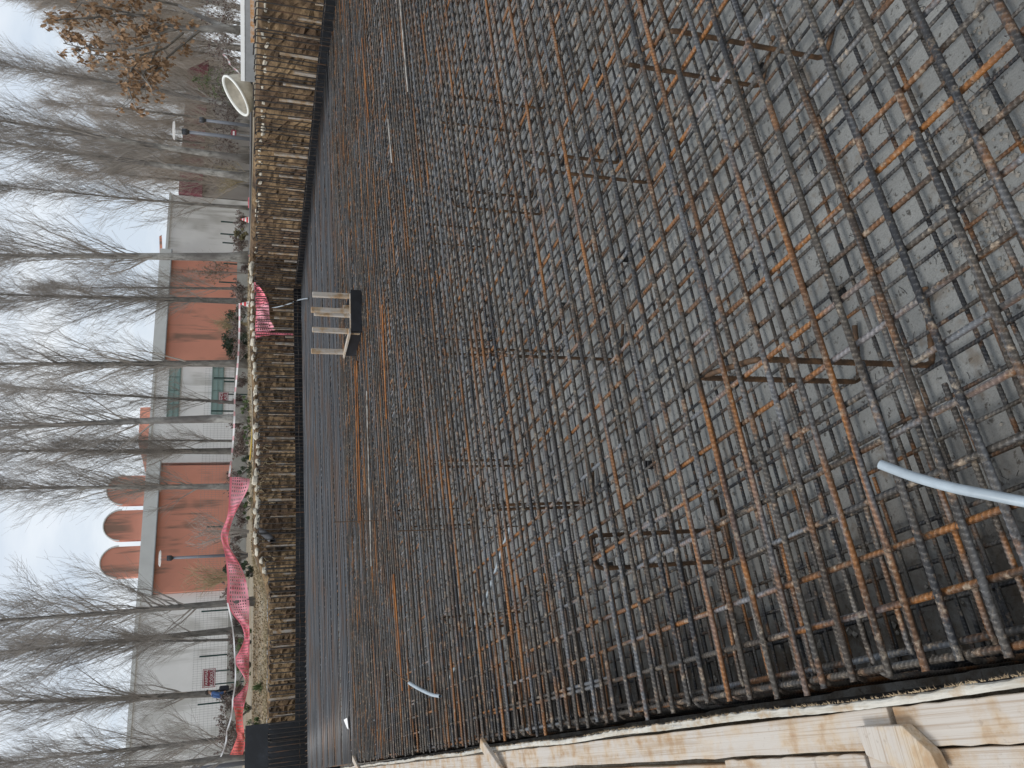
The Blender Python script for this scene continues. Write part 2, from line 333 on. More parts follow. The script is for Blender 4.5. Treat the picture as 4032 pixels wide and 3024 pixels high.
struct(g.build('ground', M['ground'], smooth=True))
p = MB(); p.add([(-1.7, -6, -0.96), (17, -6, -0.96), (17, 25, -0.96), (-1.7, 25, -0.96)], [(0, 1, 2, 3)])
struct(p.build('pit_floor', M['floor']))
# earth faces of the dug pit (one rough sheet from far left corner round to the right)
b = MB(); path = []
n = 200
for i in range(n + 1):
    x = -1.6 + 18.5 * i / n; path.append((x, 24.75, 0, 1))
for i in range(1, 181):
    path.append((16.9, 24.75 - 30.75 * i / 180, 1, 0))
NV = 26
WK = [0.0]
for i in range(700): WK.append(WK[-1] * 0.8 + random.gauss(0, 0.045))
for k, (x, y, nx, ny) in enumerate(path):
    zt = gz(x + 0.01 * nx, y + 0.01)
    for j in range(NV + 1):
        t = j / NV; z = zt + (-1.0 - zt) * t
        off = -0.12 - 0.38 * t + WK[k] * t + 0.5 * WK[(k * 3 + j) % 300] * t + random.uniform(-0.05, 0.05)
        if j == 0: off = 0.02
        b.v.append((x + nx * off, y + ny * off, z + (random.uniform(-0.03, 0.03) if 0 < j < NV else 0)))
for k in range(len(path) - 1):
    for j in range(NV):
        q = k * (NV + 1) + j
        b.f.append((q, q + NV + 1, q + NV + 2, q + 1)); b.mi.append(0)
struct(b.build('earth_bank', M['earth'], smooth=False))
# ================================================================== reinforcement
def resample(pts, step):
    pts = [V(p) for p in pts]; out = [pts[0]]; acc = 0
    for a_, b_ in zip(pts, pts[1:]):
        L = (b_ - a_).length; k = max(1, int(round(L / step)))
        for i in range(1, k + 1): out.append(a_.lerp(b_, i / k))
    return out
def ribbed(mb, pts, r, pitch=0.017, rib=0.0016, n=8, step=None):
    """deformed bar: slanted cross ribs on both sides, a plain lengthwise rib between them"""
    step = step or pitch / 5
    pts = resample(pts, step); N = len(pts)
    t0 = (pts[1] - pts[0]).normalized()
    a = t0.cross(V((0, 0, 1)) if abs(t0.z) < 0.9 else V((0, 1, 0))).normalized()
    s = 0.0; vs = []
    for i, p in enumerate(pts):
        t = (pts[min(i + 1, N - 1)] - pts[max(i - 1, 0)]).normalized()
        a = (a - t * a.dot(t)).normalized(); b_ = t.cross(a)
        if i: s += (p - pts[i - 1]).length
        for k in range(n):
            an = 2 * pi * k / n
            side = abs(sin(an))
            ph = (s / pitch + (an / pi) * 0.9) % 1.0
            on = 1.0 if ph < 0.35 else 0.0; h = rib * (0.8 * on - 0.3) * side + (rib * 0.6 if side < 0.2 else 0)
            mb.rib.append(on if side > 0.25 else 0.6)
            vs.append(p + (a * cos(an) + b_ * sin(an)) * (r + h))
    fs = []
    for i in range(N - 1):
        for k in range(n):
            k2 = (k + 1) % n
            fs.append((i * n + k, i * n + k2, (i + 1) * n + k2, (i + 1) * n + k))
    fs.append(tuple(range(n - 1, -1, -1))); fs.append(tuple((N - 1) * n + k for k in range(n)))
    mb.add(vs, fs)
def wavy(L, axis, amp=0.0045, seed=0, dz=0.004):
    rr = random.Random(seed); ph = [rr.uniform(0, 6.28) for _ in range(6)]
    out = []
    for i in range(int(L / 0.25) + 1):
        s = min(L, i * 0.25)
        o = amp * (sin(s * 0.9 + ph[0]) + 0.6 * sin(s * 2.1 + ph[1]))
        z = dz * (sin(s * 1.3 + ph[2]) + 0.5 * sin(s * 2.9 + ph[3]))
        out.append((s, o, z) if axis == 'x' else (o, s, z))
    return out
def bar_meshes(axis, L, r, mat, nm, k=3, rib=0.0021):
    res = []
    for i in range(k):
        mb = MB(); ribbed(mb, wavy(L, axis, seed=i + (10 if axis == 'x' else 30)), r, 0.0185 + 0.001 * i, rib, 10)
        res.append(mb.mesh(nm, mat, True))
    return res
def wall_y(x): return 22.97 if x > 7 else 22.97 + (7 - x) * 0.175
def wall_x(y): return 14.65 + (23.05 - y) * 0.122
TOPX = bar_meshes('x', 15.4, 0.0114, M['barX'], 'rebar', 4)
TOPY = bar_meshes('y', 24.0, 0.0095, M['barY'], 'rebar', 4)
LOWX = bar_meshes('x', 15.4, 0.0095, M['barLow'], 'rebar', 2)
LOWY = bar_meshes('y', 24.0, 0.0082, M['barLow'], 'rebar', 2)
def put_bar(me, loc, rz, rx, label, group):
    o = bpy.data.objects.new('rebar', me); COL.objects.link(o)
    o.location = loc; o.rotation_euler = rx if isinstance(rx, tuple) else (0, 0, rz); o.rotation_euler.z = rz
    return tag(o, label, 'rebar', group)
LA = 'ribbed steel bar of the top mat layer running across the pit from the timber shutter'
GA = 'top layer bars across the pit'
LB = 'ribbed steel bar just under the top layer, running lengthwise to the far shutter'
GB = 'top layer bars along the pit'
LC = 'dark steel bar of the lower mat above the grey concrete, running across the pit'
GC = 'lower mat bars across the pit'
LD = 'dark steel bar of the lower mat just above the grey concrete, running lengthwise'
GD = 'lower mat bars along the pit'
ya = [0.30, 0.45, 0.61, 0.77, 0.926, 1.262 - 0.15, 1.262, 1.438, 1.579, 1.73, 1.857, 1.997, 2.151, 2.298, 2.394, 2.563, 2.723, 2.866, 3.032, 3.184, 3.327, 3.453, 3.587, 3.75, 3.931,
      4.04, 4.166, 4.302, 4.443, 4.569, 4.703, 4.842, 4.976, 5.13, 5.261, 5.398, 5.54, 5.693, 5.829, 5.952, 6.103, 6.235, 6.375, 6.52, 6.671, 6.775,
      6.912, 7.023, 7.195, 7.34, 7.503, 7.633, 7.767, 7.905, 8.048, 8.311, 8.469, 8.60, 8.718, 8.89, 9.159, 9.306, 9.447]
y = ya[-1]; k = 0
while y < 22.85:
    k += 1; y += random.choice((0.125, 0.135, 0.14, 0.145, 0.15)) if k % 8 else random.uniform(0.22, 0.28)
    ya.append(y)
far = MB()
for i, y in enumerate(ya):
    if y < 13.9:
        put_bar(TOPX[i % 4], (0.035 + random.uniform(-0.012, 0.02), y, -0.0125), random.uniform(-0.0012, 0.0012), 0, LA, GA)
    else:
        xe = wall_x(y) - 0.12; pts = [(0.05, y, -0.0135)] + [(xe * q / 12, y + random.uniform(-0.012, 0.012), -0.0135 + random.uniform(-.006, .006)) for q in range(1, 13)]
        far.tube(pts, 0.0108, 6)
xb = [0.075, 0.23, 0.385, 0.54, 0.697, 0.852, 1.01, 1.17, 1.308, 1.45, 1.607]
while xb[-1] < 14.35: xb.append(xb[-1] + random.uniform(0.132, 0.160))
lapx = {0.23, 0.54, 0.852, 1.17}
for i, x in enumerate(xb):
    ye = wall_y(x) - 0.08
    put_bar(TOPY[i % 4], (x, ye - 24.0, -0.034), random.uniform(-0.0006, 0.0006), 0, LB, GB)
    if x in lapx or (i % 9 == 4):        # a second bar lapped beside it
        s0 = random.uniform(3.0, 9.0)
        mb = MB(); pts = [(0, q * 0.6, 0.002 * sin(q * 1.7 + i)) for q in range(int(random.uniform(3, 6) / 0.6))]
        ribbed(mb, pts, 0.0088, 0.017, 0.0018, 8)
        o = mb.build('rebar', M['barY'], None, True, (x + 0.0215, s0, -0.034))
        tag(o, 'short steel bar lapped tight beside a lengthwise bar of the top layer', 'rebar', 'lapped short bars')
for V0, Ya, V1, Yb, mt, lab in ((1444, 1540, 1462, 2230, 'cement_bar', 'pale cement crusted bar lying across the mat left of the wooden formwork box'), (1575, 0, 1606, 360, 'cement_bar', 'pale cement crusted bar at the right edge of the mat, longest on that side'), (1528, 470, 1543, 640, 'cement_bar', 'shorter pale cement crusted bar on the right half of the mat'),
                             (1398, 1440, 1412, 2060, 'orange_rust', 'bright orange rusted bar just left of the wooden formwork box, further of a pair'), (1405, 1420, 1420, 2050, 'orange_rust', 'bright orange rusted bar left of the wooden formwork box, nearer of a pair'), (1505, 1200, 1522, 1650, 'orange_rust', 'bright orange rusted bar in front of the wooden formwork box'), (1425, 150, 1452, 480, 'orange_rust', 'bright orange rusted bar far over at the right of the mat'), (1550, 2260, 1585, 2720, 'orange_rust', 'bright orange rusted bar near the short conduit at the left')):
    A_, B_ = onz(V0, Ya, 0.012), onz(V1, Yb, 0.012); c0 = (A_ + B_) / 2; mb = MB(); ribbed(mb, [A_ - c0, V((0, 0, 0)), B_ - c0], 0.0105, 0.02, 0.002, 8, 0.01); tag(mb.build('rebar', M[mt], None, True, c0), lab, 'rebar')
# lower mat
y = 0.15; k = 0
while y < 22.8:
    if y < 5.6: put_bar(LOWX[k % 2], (0.07, y, -0.905), random.uniform(-.002, .002), 0, LC, GC)
    else: far.tube([(0.06, y, -0.905), (wall_x(y) - 0.15, y, -0.905)], 0.0118, 5)
    y += random.uniform(0.135, 0.165); k += 1
x = 0.155; k = 0
while x < 14.4:
    if x < 6.2: put_bar(LOWY[k % 2], (x, wall_y(x) - 24.1, -0.882), random.uniform(-.001, .001), 0, LD, GD)
    else: far.tube([(x, -1, -0.882), (x, wall_y(x) - 0.1, -0.882)], 0.0105, 5)
    x += random.uniform(0.135, 0.16); k += 1
o = far.build('far_rebars', M['barFar'], None, True)
tag(o, 'mass of far steel bars lying close together in front of the black shutter', 'rebar', kind='stuff')
# edge bars lying lengthwise inside the timber shutter
for j, (x, z) in enumerate(((0.105, -0.085), (0.062, -0.20), (0.055, -0.34), (0.06, -0.52), (0.06, -0.70))):
    put_bar(TOPY[j % 4], (x, -1.0, z), 0, 0, 'lengthwise edge bar in the shadow beside the timber shutter', 'edge bars beside the timber shutter')
# hairpin bars closing the slab edge
def arc2(cx, cz, r, a0, a1, k=5): return [(cx + r * cos(a0 + (a1 - a0) * i / k), 0, cz + r * sin(a0 + (a1 - a0) * i / k)) for i in range(k + 1)]
hp = []
for L in (0.95, 0.75, 1.12):
    mb = MB(); r = 0.075
    pts = [(L, 0, -0.07), (0.035 + r, 0, -0.07)] + arc2(0.035 + r, -0.07 - r, r, pi / 2, pi)[1:] + [(0.035, 0, -0.78)] + arc2(0.035 + r, -0.78, r, pi, 1.5 * pi)[1:] + [(L * 0.9, 0, -0.855)]
    ribbed(mb, pts, 0.0085, 0.014, 0.0016, 8); hp.append(mb.mesh('edge_hairpin_bar', M['barZ'], True))
for i, y in enumerate(ya):
    if y < 0.7 or y > 14: continue
    o = bpy.data.objects.new('edge_hairpin_bar', hp[i % 3]); COL.objects.link(o)
    o.location = (random.uniform(0, 0.02), y + 0.068 + random.uniform(-.02, .02), random.uniform(.0, .03)); o.rotation_euler = (random.uniform(-.03, .03), 0, random.uniform(-.03, .03))
    tag(o, 'bent hairpin bar curling down inside the timber shutter edge of the mat', 'rebar', 'hairpin bars along the timber shutter')
# spacer chairs carrying the top layer: given by the photographed ends of their top bar
def chair(A, B, foot, zt=-0.052, label=None, group='bar chairs between the two mats'):
    A = onz(*A, zt); B = onz(*B, zt); c0 = (A + B) / 2
    A -= c0; B -= c0; A.z = B.z = 0; d = -0.87
    f = V(foot)
    def bend(p, q, s): return [p.lerp(q, 1 - 0.045 / max(0.05, (q - p).length)), q + V((0, 0, 0)), s]
    u = (B - A).normalized() * 0.04; dn = V((0, 0, -0.04))
    fu = f.normalized() * 0.04
    pts = [A + V((0, 0, d)) + f * 0.8, A + V((0, 0, d)) + fu, A + V((0, 0, d)) + fu * 0.25 - dn * 0.25, A + V((0, 0, d)) - dn, A + dn, A + dn * 0.25 + u * 0.25, A + u, B - u, B - u * 0.25 + dn * 0.25, B + dn,
           B + V((0, 0, d)) - dn, B + V((0, 0, d)) + fu * 0.25 - dn * 0.25, B + V((0, 0, d)) + fu, B + V((0, 0, d)) + f]
    mb = MB(); ribbed(mb, pts, 0.0125, 0.016, 0.002, 8)
    o = mb.build('bar_chair', M['chair'], None, True, (c0.x, c0.y, zt))
    return tag(o, label, 'bar chair', group)
chair((2746, 1487), (2980, 1414), (0.32, -0.10, 0), label='rusty bent bar chair nearest the grey conduit, with a pale cement crust on its crown')
chair((2446, 249), (2644, 118), (0.22, -0.25, 0), label='orange rusted bar chair at the right edge of the mat, nearest of that side')
GEN = 'brown bent bar chair standing between the lower and the upper mat'
for A_, B_ in (((2106, 668), (2018, 590)), ((2020, 1402), (1840, 1372)), ((1790, 812), (1765, 745)), ((1650, 1330), (1735, 1392)), ((1690, 1815), (1735, 1838)),
               ((1910, 2008), (1935, 1990)), ((1735, 2432), (1790, 2480)), ((1730, 480), (1800, 380)), ((2320, 2110), (2350, 2240)), ((1560, 2010), (1590, 2075)), ((1620, 950), (1660, 880))):
    chair(A_, B_, (0.3, random.uniform(-.3, .1), 0), label=GEN)
# thin upright rods poking out of the far mat
for X0, X1, Y in ((1237, 1270, 1160), (1318, 1480, 2050), (1565, 1720, 2085)):
    p_ = onz(X1, Y, 0); d = (p_ - EYE).dot(FWD); h = (X1 - X0) * d / FPX
    mb = MB(); mb.tube([(0, 0, -0.9), (0, 0, h)], 0.006, 6); o = mb.build('upright_rod', M['chair'], None, False, (p_.x, p_.y, 0))
    tag(o, 'thin rusty rod standing upright out of the mat', 'rod', 'upright thin rods')
# plastic spacer blocks under the lower mat, tie wire, wire offcuts, pebbles
for X, Y in ((2368, 320), (2460, 1010), (2206, 640), (3300, 1160), (2560, 1830), (2400, 2230), (2220, 1205), (2116, 1490), (2035, 1560), (2880, 1510), (2990, 270)):
    p_ = onz(X, Y, -0.93); mb = MB()
    mb.box((-0.03, -0.03, -0.03), (0.03, 0.03, 0.0)); mb.box((-0.03, -0.03, 0.0), (-0.012, 0.03, 0.03)); mb.box((0.012, -0.03, 0.0), (0.03, 0.03, 0.03))
    o = mb.build('bar_spacer', M['black'], None, False, p_); o.rotation_euler.z = random.uniform(0, 3)
    tag(o, 'small black plastic bar spacer on the concrete under the lower mat', 'spacer', 'black bar spacers')
tw = MB()
def loop(c, r, rr, tilt):
    pts = []
    for i in range(9):
        an = i / 8 * 2 * pi * 0.93; q = V((r * cos(an), r * sin(an), 0)); q.rotate(tilt); pts.append(c + q)
    pts.append(pts[-1] + V((random.uniform(-.02, .02), random.uniform(-.02, .02), random.uniform(0.0, .02))))
    tw.tube(pts, rr, 3, False)
from mathutils import Euler
for y in ya:
    if y > 6.5: break
    for x in xb:
        if x > 5: break
        if random.random() < 0.30:
            loop(V((x, y, -0.021)), 0.0235, 0.0010, Euler((pi / 2, 0, random.choice((pi / 4, -pi / 4)) + random.uniform(-.2, .2))))
tag(tw.build('tie_wires', M['wire']), 'thin dark wire ties twisted round the bar crossings', 'tie wire', kind='stuff')
wo_ = MB()
for i in range(260):
    p_ = V((random.uniform(0.2, 3.5), random.uniform(0.8, 5), -0.957)); an = random.uniform(0, 6.28); L = random.uniform(0.02, 0.06)
    q = V((cos(an), sin(an), 0)) * L; s = V((-sin(an), cos(an), 0)) * L * random.uniform(-.6, .6)
    wo_.tube([p_, p_ + q * 0.5 + s, p_ + q, p_ + q - s * 0.5 + V((0, 0, .004))], 0.0011, 3, False)
tag(wo_.build('wire_offcuts', M['wire']), 'curled wire offcuts scattered on the grey concrete floor', 'wire', kind='stuff')
rb = MB()
def pebble(mb, c, r, mi=0):
    vs = []; 
    for a_ in ((1, 0, 0), (-1, 0, 0), (0, 1, 0), (0, -1, 0), (0, 0, 1), (0, 0, -1), (.6, .6, .5), (-.6, .6, .4), (.6, -.6, .5), (-.6, -.6, .5)):
        vs.append(c + V(a_) * r * random.uniform(.6, 1.1))
    fs = [(0, 6, 4), (6, 2, 4), (2, 7, 4), (7, 1, 4), (1, 9, 4), (9, 3, 4), (3, 8, 4), (8, 0, 4), (0, 2, 6), (2, 1, 7), (1, 3, 9), (3, 0, 8), (2, 0, 5), (1, 2, 5), (3, 1, 5), (0, 3, 5)]
    mb.add(vs, fs, mi)
for i in range(900):
    if i < 350: p_ = onz(random.gauss(3850, 110), random.gauss(650, 230), -0.955)
    else: p_ = V((abs(random.gauss(0.1, 0.45)) + 0.06, random.uniform(0.8, 6), -0.955))
    pebble(rb, p_, random.uniform(0.003, 0.013) if random.random() < .93 else random.uniform(.015, .028))
tag(rb.build('stone_chips', M['rubble']), 'grey stone chips and crumbs strewn on the concrete floor', 'rubble', kind='stuff')
# ================================================================== near timber shutter
ns = empty('timber_formwork', (-0.05, 4, -0.1), 'pale timber shutter of planks with a rough plywood edge, nearest the camera', 'formwork')
def child(mb, name, mat, par, smooth=False):
    o = mb.build(name, mat, None, smooth); o.parent = par; o.matrix_parent_inverse = Matrix.Translation(par.location).inverted() if par.rotation_euler.z == 0 else par.matrix_basis.inverted(); return o
mb = MB()      # plywood sheet: thin upright board with a chewed top edge
NY = 700; y0, y1 = 0.4, 15.5
wob = lambda y: 0.004 * sin(y * 2.3) + 0.003 * sin(y * 5.1)
cols = []
for i in range(NY + 1):
    y = y0 + (y1 - y0) * i / NY; fr = random.uniform(-0.003, 0.003) + (0.006 * random.random() if random.random() < .2 else 0); step = 0.004 if (y % 2.44) < 1.2 else 0
    xo = -0.004 + step + fr + wob(y); xi = -0.028 + wob(y) + random.uniform(-.001, .001); zt = -0.012 + random.uniform(-.0025, .0025) + 0.004 * sin(y * 3)
    cols.append([(xo - fr * .5, y, -0.97), (xo, y, zt - 0.008), (xo - 0.004, y, zt), ((xo + xi) / 2, y, zt + random.uniform(0, .003)), (xi, y, zt - 0.003), (xi, y, -0.97)])
for c_ in cols: mb.v += c_
for i in range(NY):
    for k in range(5):
        q = i * 6 + k; mb.f.append((q, q + 1, q + 7, q + 6)); mb.mi.append(1 if k == 0 else 0)
child(mb, 'plywood_sheet', [M['ply_edge'], M['film']], ns)
mb = MB()      # splinters on the plywood edge
for i in range(1500):
    y = 1.0 + 8 * random.random() ** 1.6; p_ = V((-0.002 + wob(y), y, -0.014)); d = V((random.uniform(.2, 1), random.uniform(-1, 1), random.uniform(-.2, .8))).normalized() * random.uniform(.004, .016)
    s = d.cross(V((0, 0, 1))).normalized() * random.uniform(.0008, .0025)
    mb.add([p_ - s, p_ + s, p_ + d], [(0, 1, 2)])
child(mb, 'splinters', M['litter'], ns)['kind'] = 'stuff'
def plank(pts_outline, z0, z1, mat, name, par, sub=1):
    """board from a plan outline"""
    k = len(pts_outline); mb = MB()
    mb.add([(x, y, z1) for x, y in pts_outline] + [(x, y, z0) for x, y in pts_outline], [tuple(range(k)), tuple(range(2 * k - 1, k - 1, -1))] + [(i, i + k, (i + 1) % k + k, (i + 1) % k) for i in range(k)])
    o = child(mb, name, mat, par); bev(o, 0.004, 2); return o
def strip(x0, x1, y0, y1, z0, z1, mat, name, jag=0.004, n=26):
    L = []; Rr = []
    for i in range(n + 1):
        y = y0 + (y1 - y0) * i / n; L.append((x0 + random.uniform(-jag, jag), y)); Rr.append((x1 + random.uniform(-jag, jag) * .6, y))
    # counter-clockwise outline
    return plank(Rr + L[::-1], z0, z1, mat, name, ns)
pA = onz(3500, 2790, -0.03)
strip(-0.150, -0.0385, 0.5, pA.y - 0.012, -0.12, -0.030, M['woodY'], 'timber')
strip(-0.150, -0.0375, pA.y + 0.008, 5.9, -0.12, -0.027, M['woodY'], 'timber')
strip(-0.148, -0.040, 5.92, 15.5, -0.12, -0.031, M['woodY'], 'timber', n=40)
strip(-0.275, -0.156, 0.5, 2.22, -0.13, -0.042, M['woodY'], 'timber')
strip(-0.28, -0.160, 2.24, 3.05, -0.15, -0.045, M['woodY'], 'timber')
strip(-0.29, -0.175, 3.07, 6.5, -0.17, -0.075, M['woodY'], 'timber')
q = [onz(*t, 0.012) for t in ((3366, 2862), (3548, 2856), (3660, 2960), (3700, 3040), (3560, 3040), (3410, 2975))]
plank([(t.x, t.y) for t in q][::-1] if False else [(t.x, t.y) for t in q], -0.028, 0.012, M['woodX'], 'cleat', ns)
mb = MB(); mb.box((-0.6, 0.3, -0.25), (-0.29, 7, -0.2)); child(mb, 'walkway_board', M['woodY'], ns)
mb = MB()      # nails standing on the plywood edge
for X, Y in ((2690, 2905), (2979, 2800), (2085, 2960), (2050, 2955), (1950, 2975), (1700, 2990), (1550, 3000), (1855, 2965)):
    p_ = onz(X, Y, -0.01); mb.tube([(p_.x * .2 - .006, p_.y, -0.02), (p_.x * .2, p_.y, 0.028 + random.uniform(0, .02))], 0.0022, 5)
child(mb, 'nails', M['beam_white'], ns)
# two battens lying loose across the shutter further on
for (X0, Y0), (X1, Y1), nm in (((1895, 2925), (1985, 3060), 'short brown batten leaning across the plywood edge, nearer of two'), ((1390, 2985), (1425, 3060), 'small pale batten across the plywood edge at the far end')):
    A_ = onz(X0, Y0, 0.05); B_ = onz(X1, Y1, 0.0); c0 = (A_ + B_) / 2; mb = MB(); mb.beam(A_ - c0, B_ - c0 + (B_ - A_) * .6, 0.085, 0.03, jit=.004)
    o = mb.build('batten', M['woodX'], None, False, c0); bev(o); tag(o, nm, 'batten')
# ================================================================== far shutters with their stakes
def shutter(pts, ztop, label, name='plywood_formwork', spacing=0.37, hgt=(0.55, 0.85), tall=None):
    c0 = V((pts[len(pts) // 2][0], pts[len(pts) // 2][1], 0)); root = empty(name, c0, label, 'formwork')
    mb = MB()
    for (xa, ya_), (xb_, yb_) in zip(pts, pts[1:]):
        d = V((xb_ - xa, yb_ - ya_, 0)); L = d.length; d.normalize(); nrm = V((-d.y, d.x, 0))
        za, zb = ztop(xa, ya_), ztop(xb_, yb_)
        a_, b_ = V((xa, ya_, 0)), V((xb_, yb_, 0))
        vs = [a_ + V((0, 0, -.97)), b_ + V((0, 0, -.97)), b_ + V((0, 0, zb)), a_ + V((0, 0, za))]; vs += [t + nrm * 0.021 for t in vs]
        mb.add(vs, [(0, 1, 2, 3), (7, 6, 5, 4), (3, 2, 6, 7), (0, 4, 5, 1), (0, 3, 7, 4), (1, 5, 6, 2)])
    o = child(mb, 'panel', M['film'], root)
    n_ = 0
    for (xa, ya_), (xb_, yb_) in zip(pts, pts[1:]):
        d = V((xb_ - xa, yb_ - ya_, 0)); L = d.length; d.normalize(); nrm = V((-d.y, d.x, 0)); s = 0.25
        while s < L:
            p_ = V((xa, ya_, 0)) + d * s + nrm * 0.05; zt = ztop(p_.x, p_.y) + random.uniform(*hgt) * (0.45 if random.random() < .12 else 1)
            mb = MB(); wd = random.choice((0.05, 0.06, 0.075)); lean = V((random.gauss(0, .02), random.gauss(0, .02), 0))
            mb.beam(p_ + V((0, 0, -0.6)), p_ + lean + V((0, 0, zt)), wd, 0.045, up=nrm, jit=.004)
            child(mb, 'stake', M['woodZ'], root); n_ += 1
            s += spacing * random.uniform(.75, 1.25)
    return root
shutter([(1.25, 24.05), (7.0, 23.0), (14.66, 23.08)], lambda x, y: 0.22, 'long black shutter with wooden stakes behind it, along the far side of the pit', spacing=.38)
shutter([(14.70, 23.04), (15.95, 12.8), (16.55, 7.5)], lambda x, y: 0.20 - 0.15 * sst(22, 13, y) if False else 0.18, 'black shutter with wooden stakes behind it, along the right side of the pit', spacing=.42, hgt=(.35, .9))
root = empty('tall_formwork', (0.4, 24.1, 0), 'tall dark blue film faced shutter panel at the far left corner of the pit', 'formwork')
A_, B_ = ony(1190, 2832, 24.1), ony(1190, 3060, 24.1); T_ = ony(966, 2838, 24.1)
mb = MB(); mb.box((B_.x - 1.5, 24.10, -0.97), (A_.x, 24.12, T_.z)); child(mb, 'panel', M['film'], root)
mb = MB()
for t in (-.6, .2, .95): mb.box((t, 24.121, -.97), (t + .07, 24.19, T_.z + .02))
child(mb, 'stud', M['woodZ'], root)
# upright starter bars with hooked tops along the far and right shutters
def starter_mesh(h, hook):
    mb = MB(); mb.tube([(0, 0, -0.85), (0, 0, 0), (0, 0, h - .05), (0, .015, h - .015), (0, .05, h), (0.02, hook, h + .005)], 0.0155, 6); return mb.mesh('starter_bar', M['starter'], True)
sm = {h: [starter_mesh(h, k) for k in (.2, .3, .12)] for h in (0.9, 1.05, 1.3, 1.38, 1.45, 1.55, 1.65)}
LS = 'upright starter bar with a hooked top standing in front of the far black shutter'
LR = 'upright starter bar with a hooked top standing along the right side of the pit'
def starter(x, y, h, lab, grp):
    hh = min(sm, key=lambda t: abs(t - h)); o = bpy.data.objects.new('starter_bar', random.choice(sm[hh])); COL.objects.link(o)
    o.location = (x, y, h - hh + random.uniform(-.03, .02)); o.rotation_euler = (random.gauss(0, .012), random.gauss(0, .012), random.uniform(-.5, .3)); tag(o, lab, 'rebar', grp)
x = -0.3
while x < 14.5:
    y = (wall_y(x) if x > 1.2 else 24.0) - 0.06; h = 0.90 + 0.37 * sst(4.6, 6.6, x) + 0.15 * sst(9, 14, x)
    starter(x, y, h, LS, 'starter bars at the far shutter')
    if random.random() < .12: starter(x + .025, y + .01, h + .02, LS, 'starter bars at the far shutter')
    x += random.uniform(.085, .165)
y = 22.9
while y > 8.5:
    x = wall_x(y) - 0.10; h = 1.43 + 0.25 * sst(22, 13, y); starter(x, y, h, LR, 'starter bars at the right shutter'); y -= random.uniform(.10, .19)
# thin lacing bars threaded along the starters
for pts, lab in (([(-.3, 23.98), (1.2, 23.98), (7, 22.86), (14.55, 22.93)], 'long thin lacing bar tied level along the starters at the far shutter'), ([(14.5, 22.9), (15.75, 12.8), (16.3, 8)], 'long thin lacing bar tied level along the starters on the right side')):
    P = []
    for (xa, ya_), (xb_, yb_) in zip(pts, pts[1:]):
        for i in range(24): P.append((xa + (xb_ - xa) * i / 24, ya_ + (yb_ - ya_) * i / 24 - .02, 0.11 + .012 * sin(i * 1.1) + (0.05 if len(pts) == 3 else 0)))
    P.append((*pts[-1], .11)); mb = MB(); mb.tube(P, 0.008, 6); tag(mb.build('lacing_bar', M['barLow'], None, True), lab, 'rebar')
# ================================================================== loose things in the pit
bx = empty('formwork_box', (6.55, 11.3, 0), 'open wooden formwork box with upright posts, standing on the far part of the mat', 'formwork box')
a_, b_, c_ = V((6.90, 10.9, 0)), V((6.232, 11.02, 0)), V((6.20, 11.80, 0))
mb = MB(); mb.beam(a_ + V((0, 0, .085)), b_ + V((0, 0, .085)), 0.02, 0.17); child(mb, 'front_panel', M['film'], bx)
mb = MB(); mb.beam(b_ + V((.012, .03, .085)), c_ + V((0, 0, .085)), 0.02, 0.17); child(mb, 'side_panel', M['film'], bx)
mb = MB(); mb.beam(a_ + V((.012, .0, .086)), a_ + V((.11, .76, .086)), 0.02, 0.166); child(mb, 'side_panel', M['film'], bx)
mb = MB(); mb.beam(b_ + V((-.0, .0, .19)), c_ + V((0, 0.03, .19)), 0.1, 0.025, jit=.004); child(mb, 'capping_board', M['woodY'], bx)
mb = MB(); mb.beam(a_ + V((-.03, .045, .155)), b_ + V((.03, .045, .155)), 0.045, 0.05); child(mb, 'rail', M['woodX'], bx)
def lerp2(t, off=.075): return a_.lerp(b_, t) + V((.01, off, 0))
for t, h, wd in ((.07, .76, .085), (.46, .78, .085), (.575, .73, .06), (.965, .76, .085), (.32, .27, .085)):
    p_ = lerp2(t, .095 if t != .32 else .16); mb = MB(); mb.beam(p_ + V((0, 0, .02)), p_ + V((random.gauss(0, .006), 0, h)), wd, .04, up=V((0, 1, 0)), jit=.003); o = child(mb, 'post', M['woodZ'], bx); bev(o)
p_ = c_ + V((.05, -.02, 0)); mb = MB(); mb.beam(p_ + V((0, 0, .02)), p_ + V((0, 0, .72)), .085, .04, up=V((0, 1, 0)), jit=.003); bev(child(mb, 'post', M['woodZ'], bx))
def hose(pts, r, mat, name, label, cat, n=10):
    c0 = V(pts[len(pts) // 2]); P = []
    pts = [V(p) for p in pts]
    for i in range(len(pts) - 1):           # Catmull-Rom
        p0, p1, p2, p3 = pts[max(i - 1, 0)], pts[i], pts[i + 1], pts[min(i + 2, len(pts) - 1)]
        for k in range(8):
            t = k / 8; P.append(0.5 * ((2 * p1) + (p2 - p0) * t + (2 * p0 - 5 * p1 + 4 * p2 - p3) * t * t + (3 * p1 - p0 - 3 * p2 + p3) * t ** 3))
    P.append(pts[-1]); mb = MB(); mb.tube([p - c0 for p in P], r, n, False)
    mb.tube([p - c0 for p in P], r * .8, n, False); k = len(P)
    o = mb.build(name, mat, None, True, c0); return tag(o, label, cat)
hose([onz(3467, 1829, .17), onz(3600, 1878, .15), onz(3750, 1920, .125), onz(3900, 1950, .095), onz(4060, 1980, .06), onz(4300, 2010, .03)], 0.0135, M['pvc'], 'plastic_conduit', 'light grey plastic conduit with an open end, lying on the near mat by the camera', 'conduit')
hose([onz(1612, 2689, .16), onz(1650, 2712, .11), onz(1700, 2735, .05), onz(1733, 2741, .02)], 0.016, M['pvc'], 'plastic_conduit', 'short blue grey conduit sticking up from the mat near the left shutter', 'conduit')
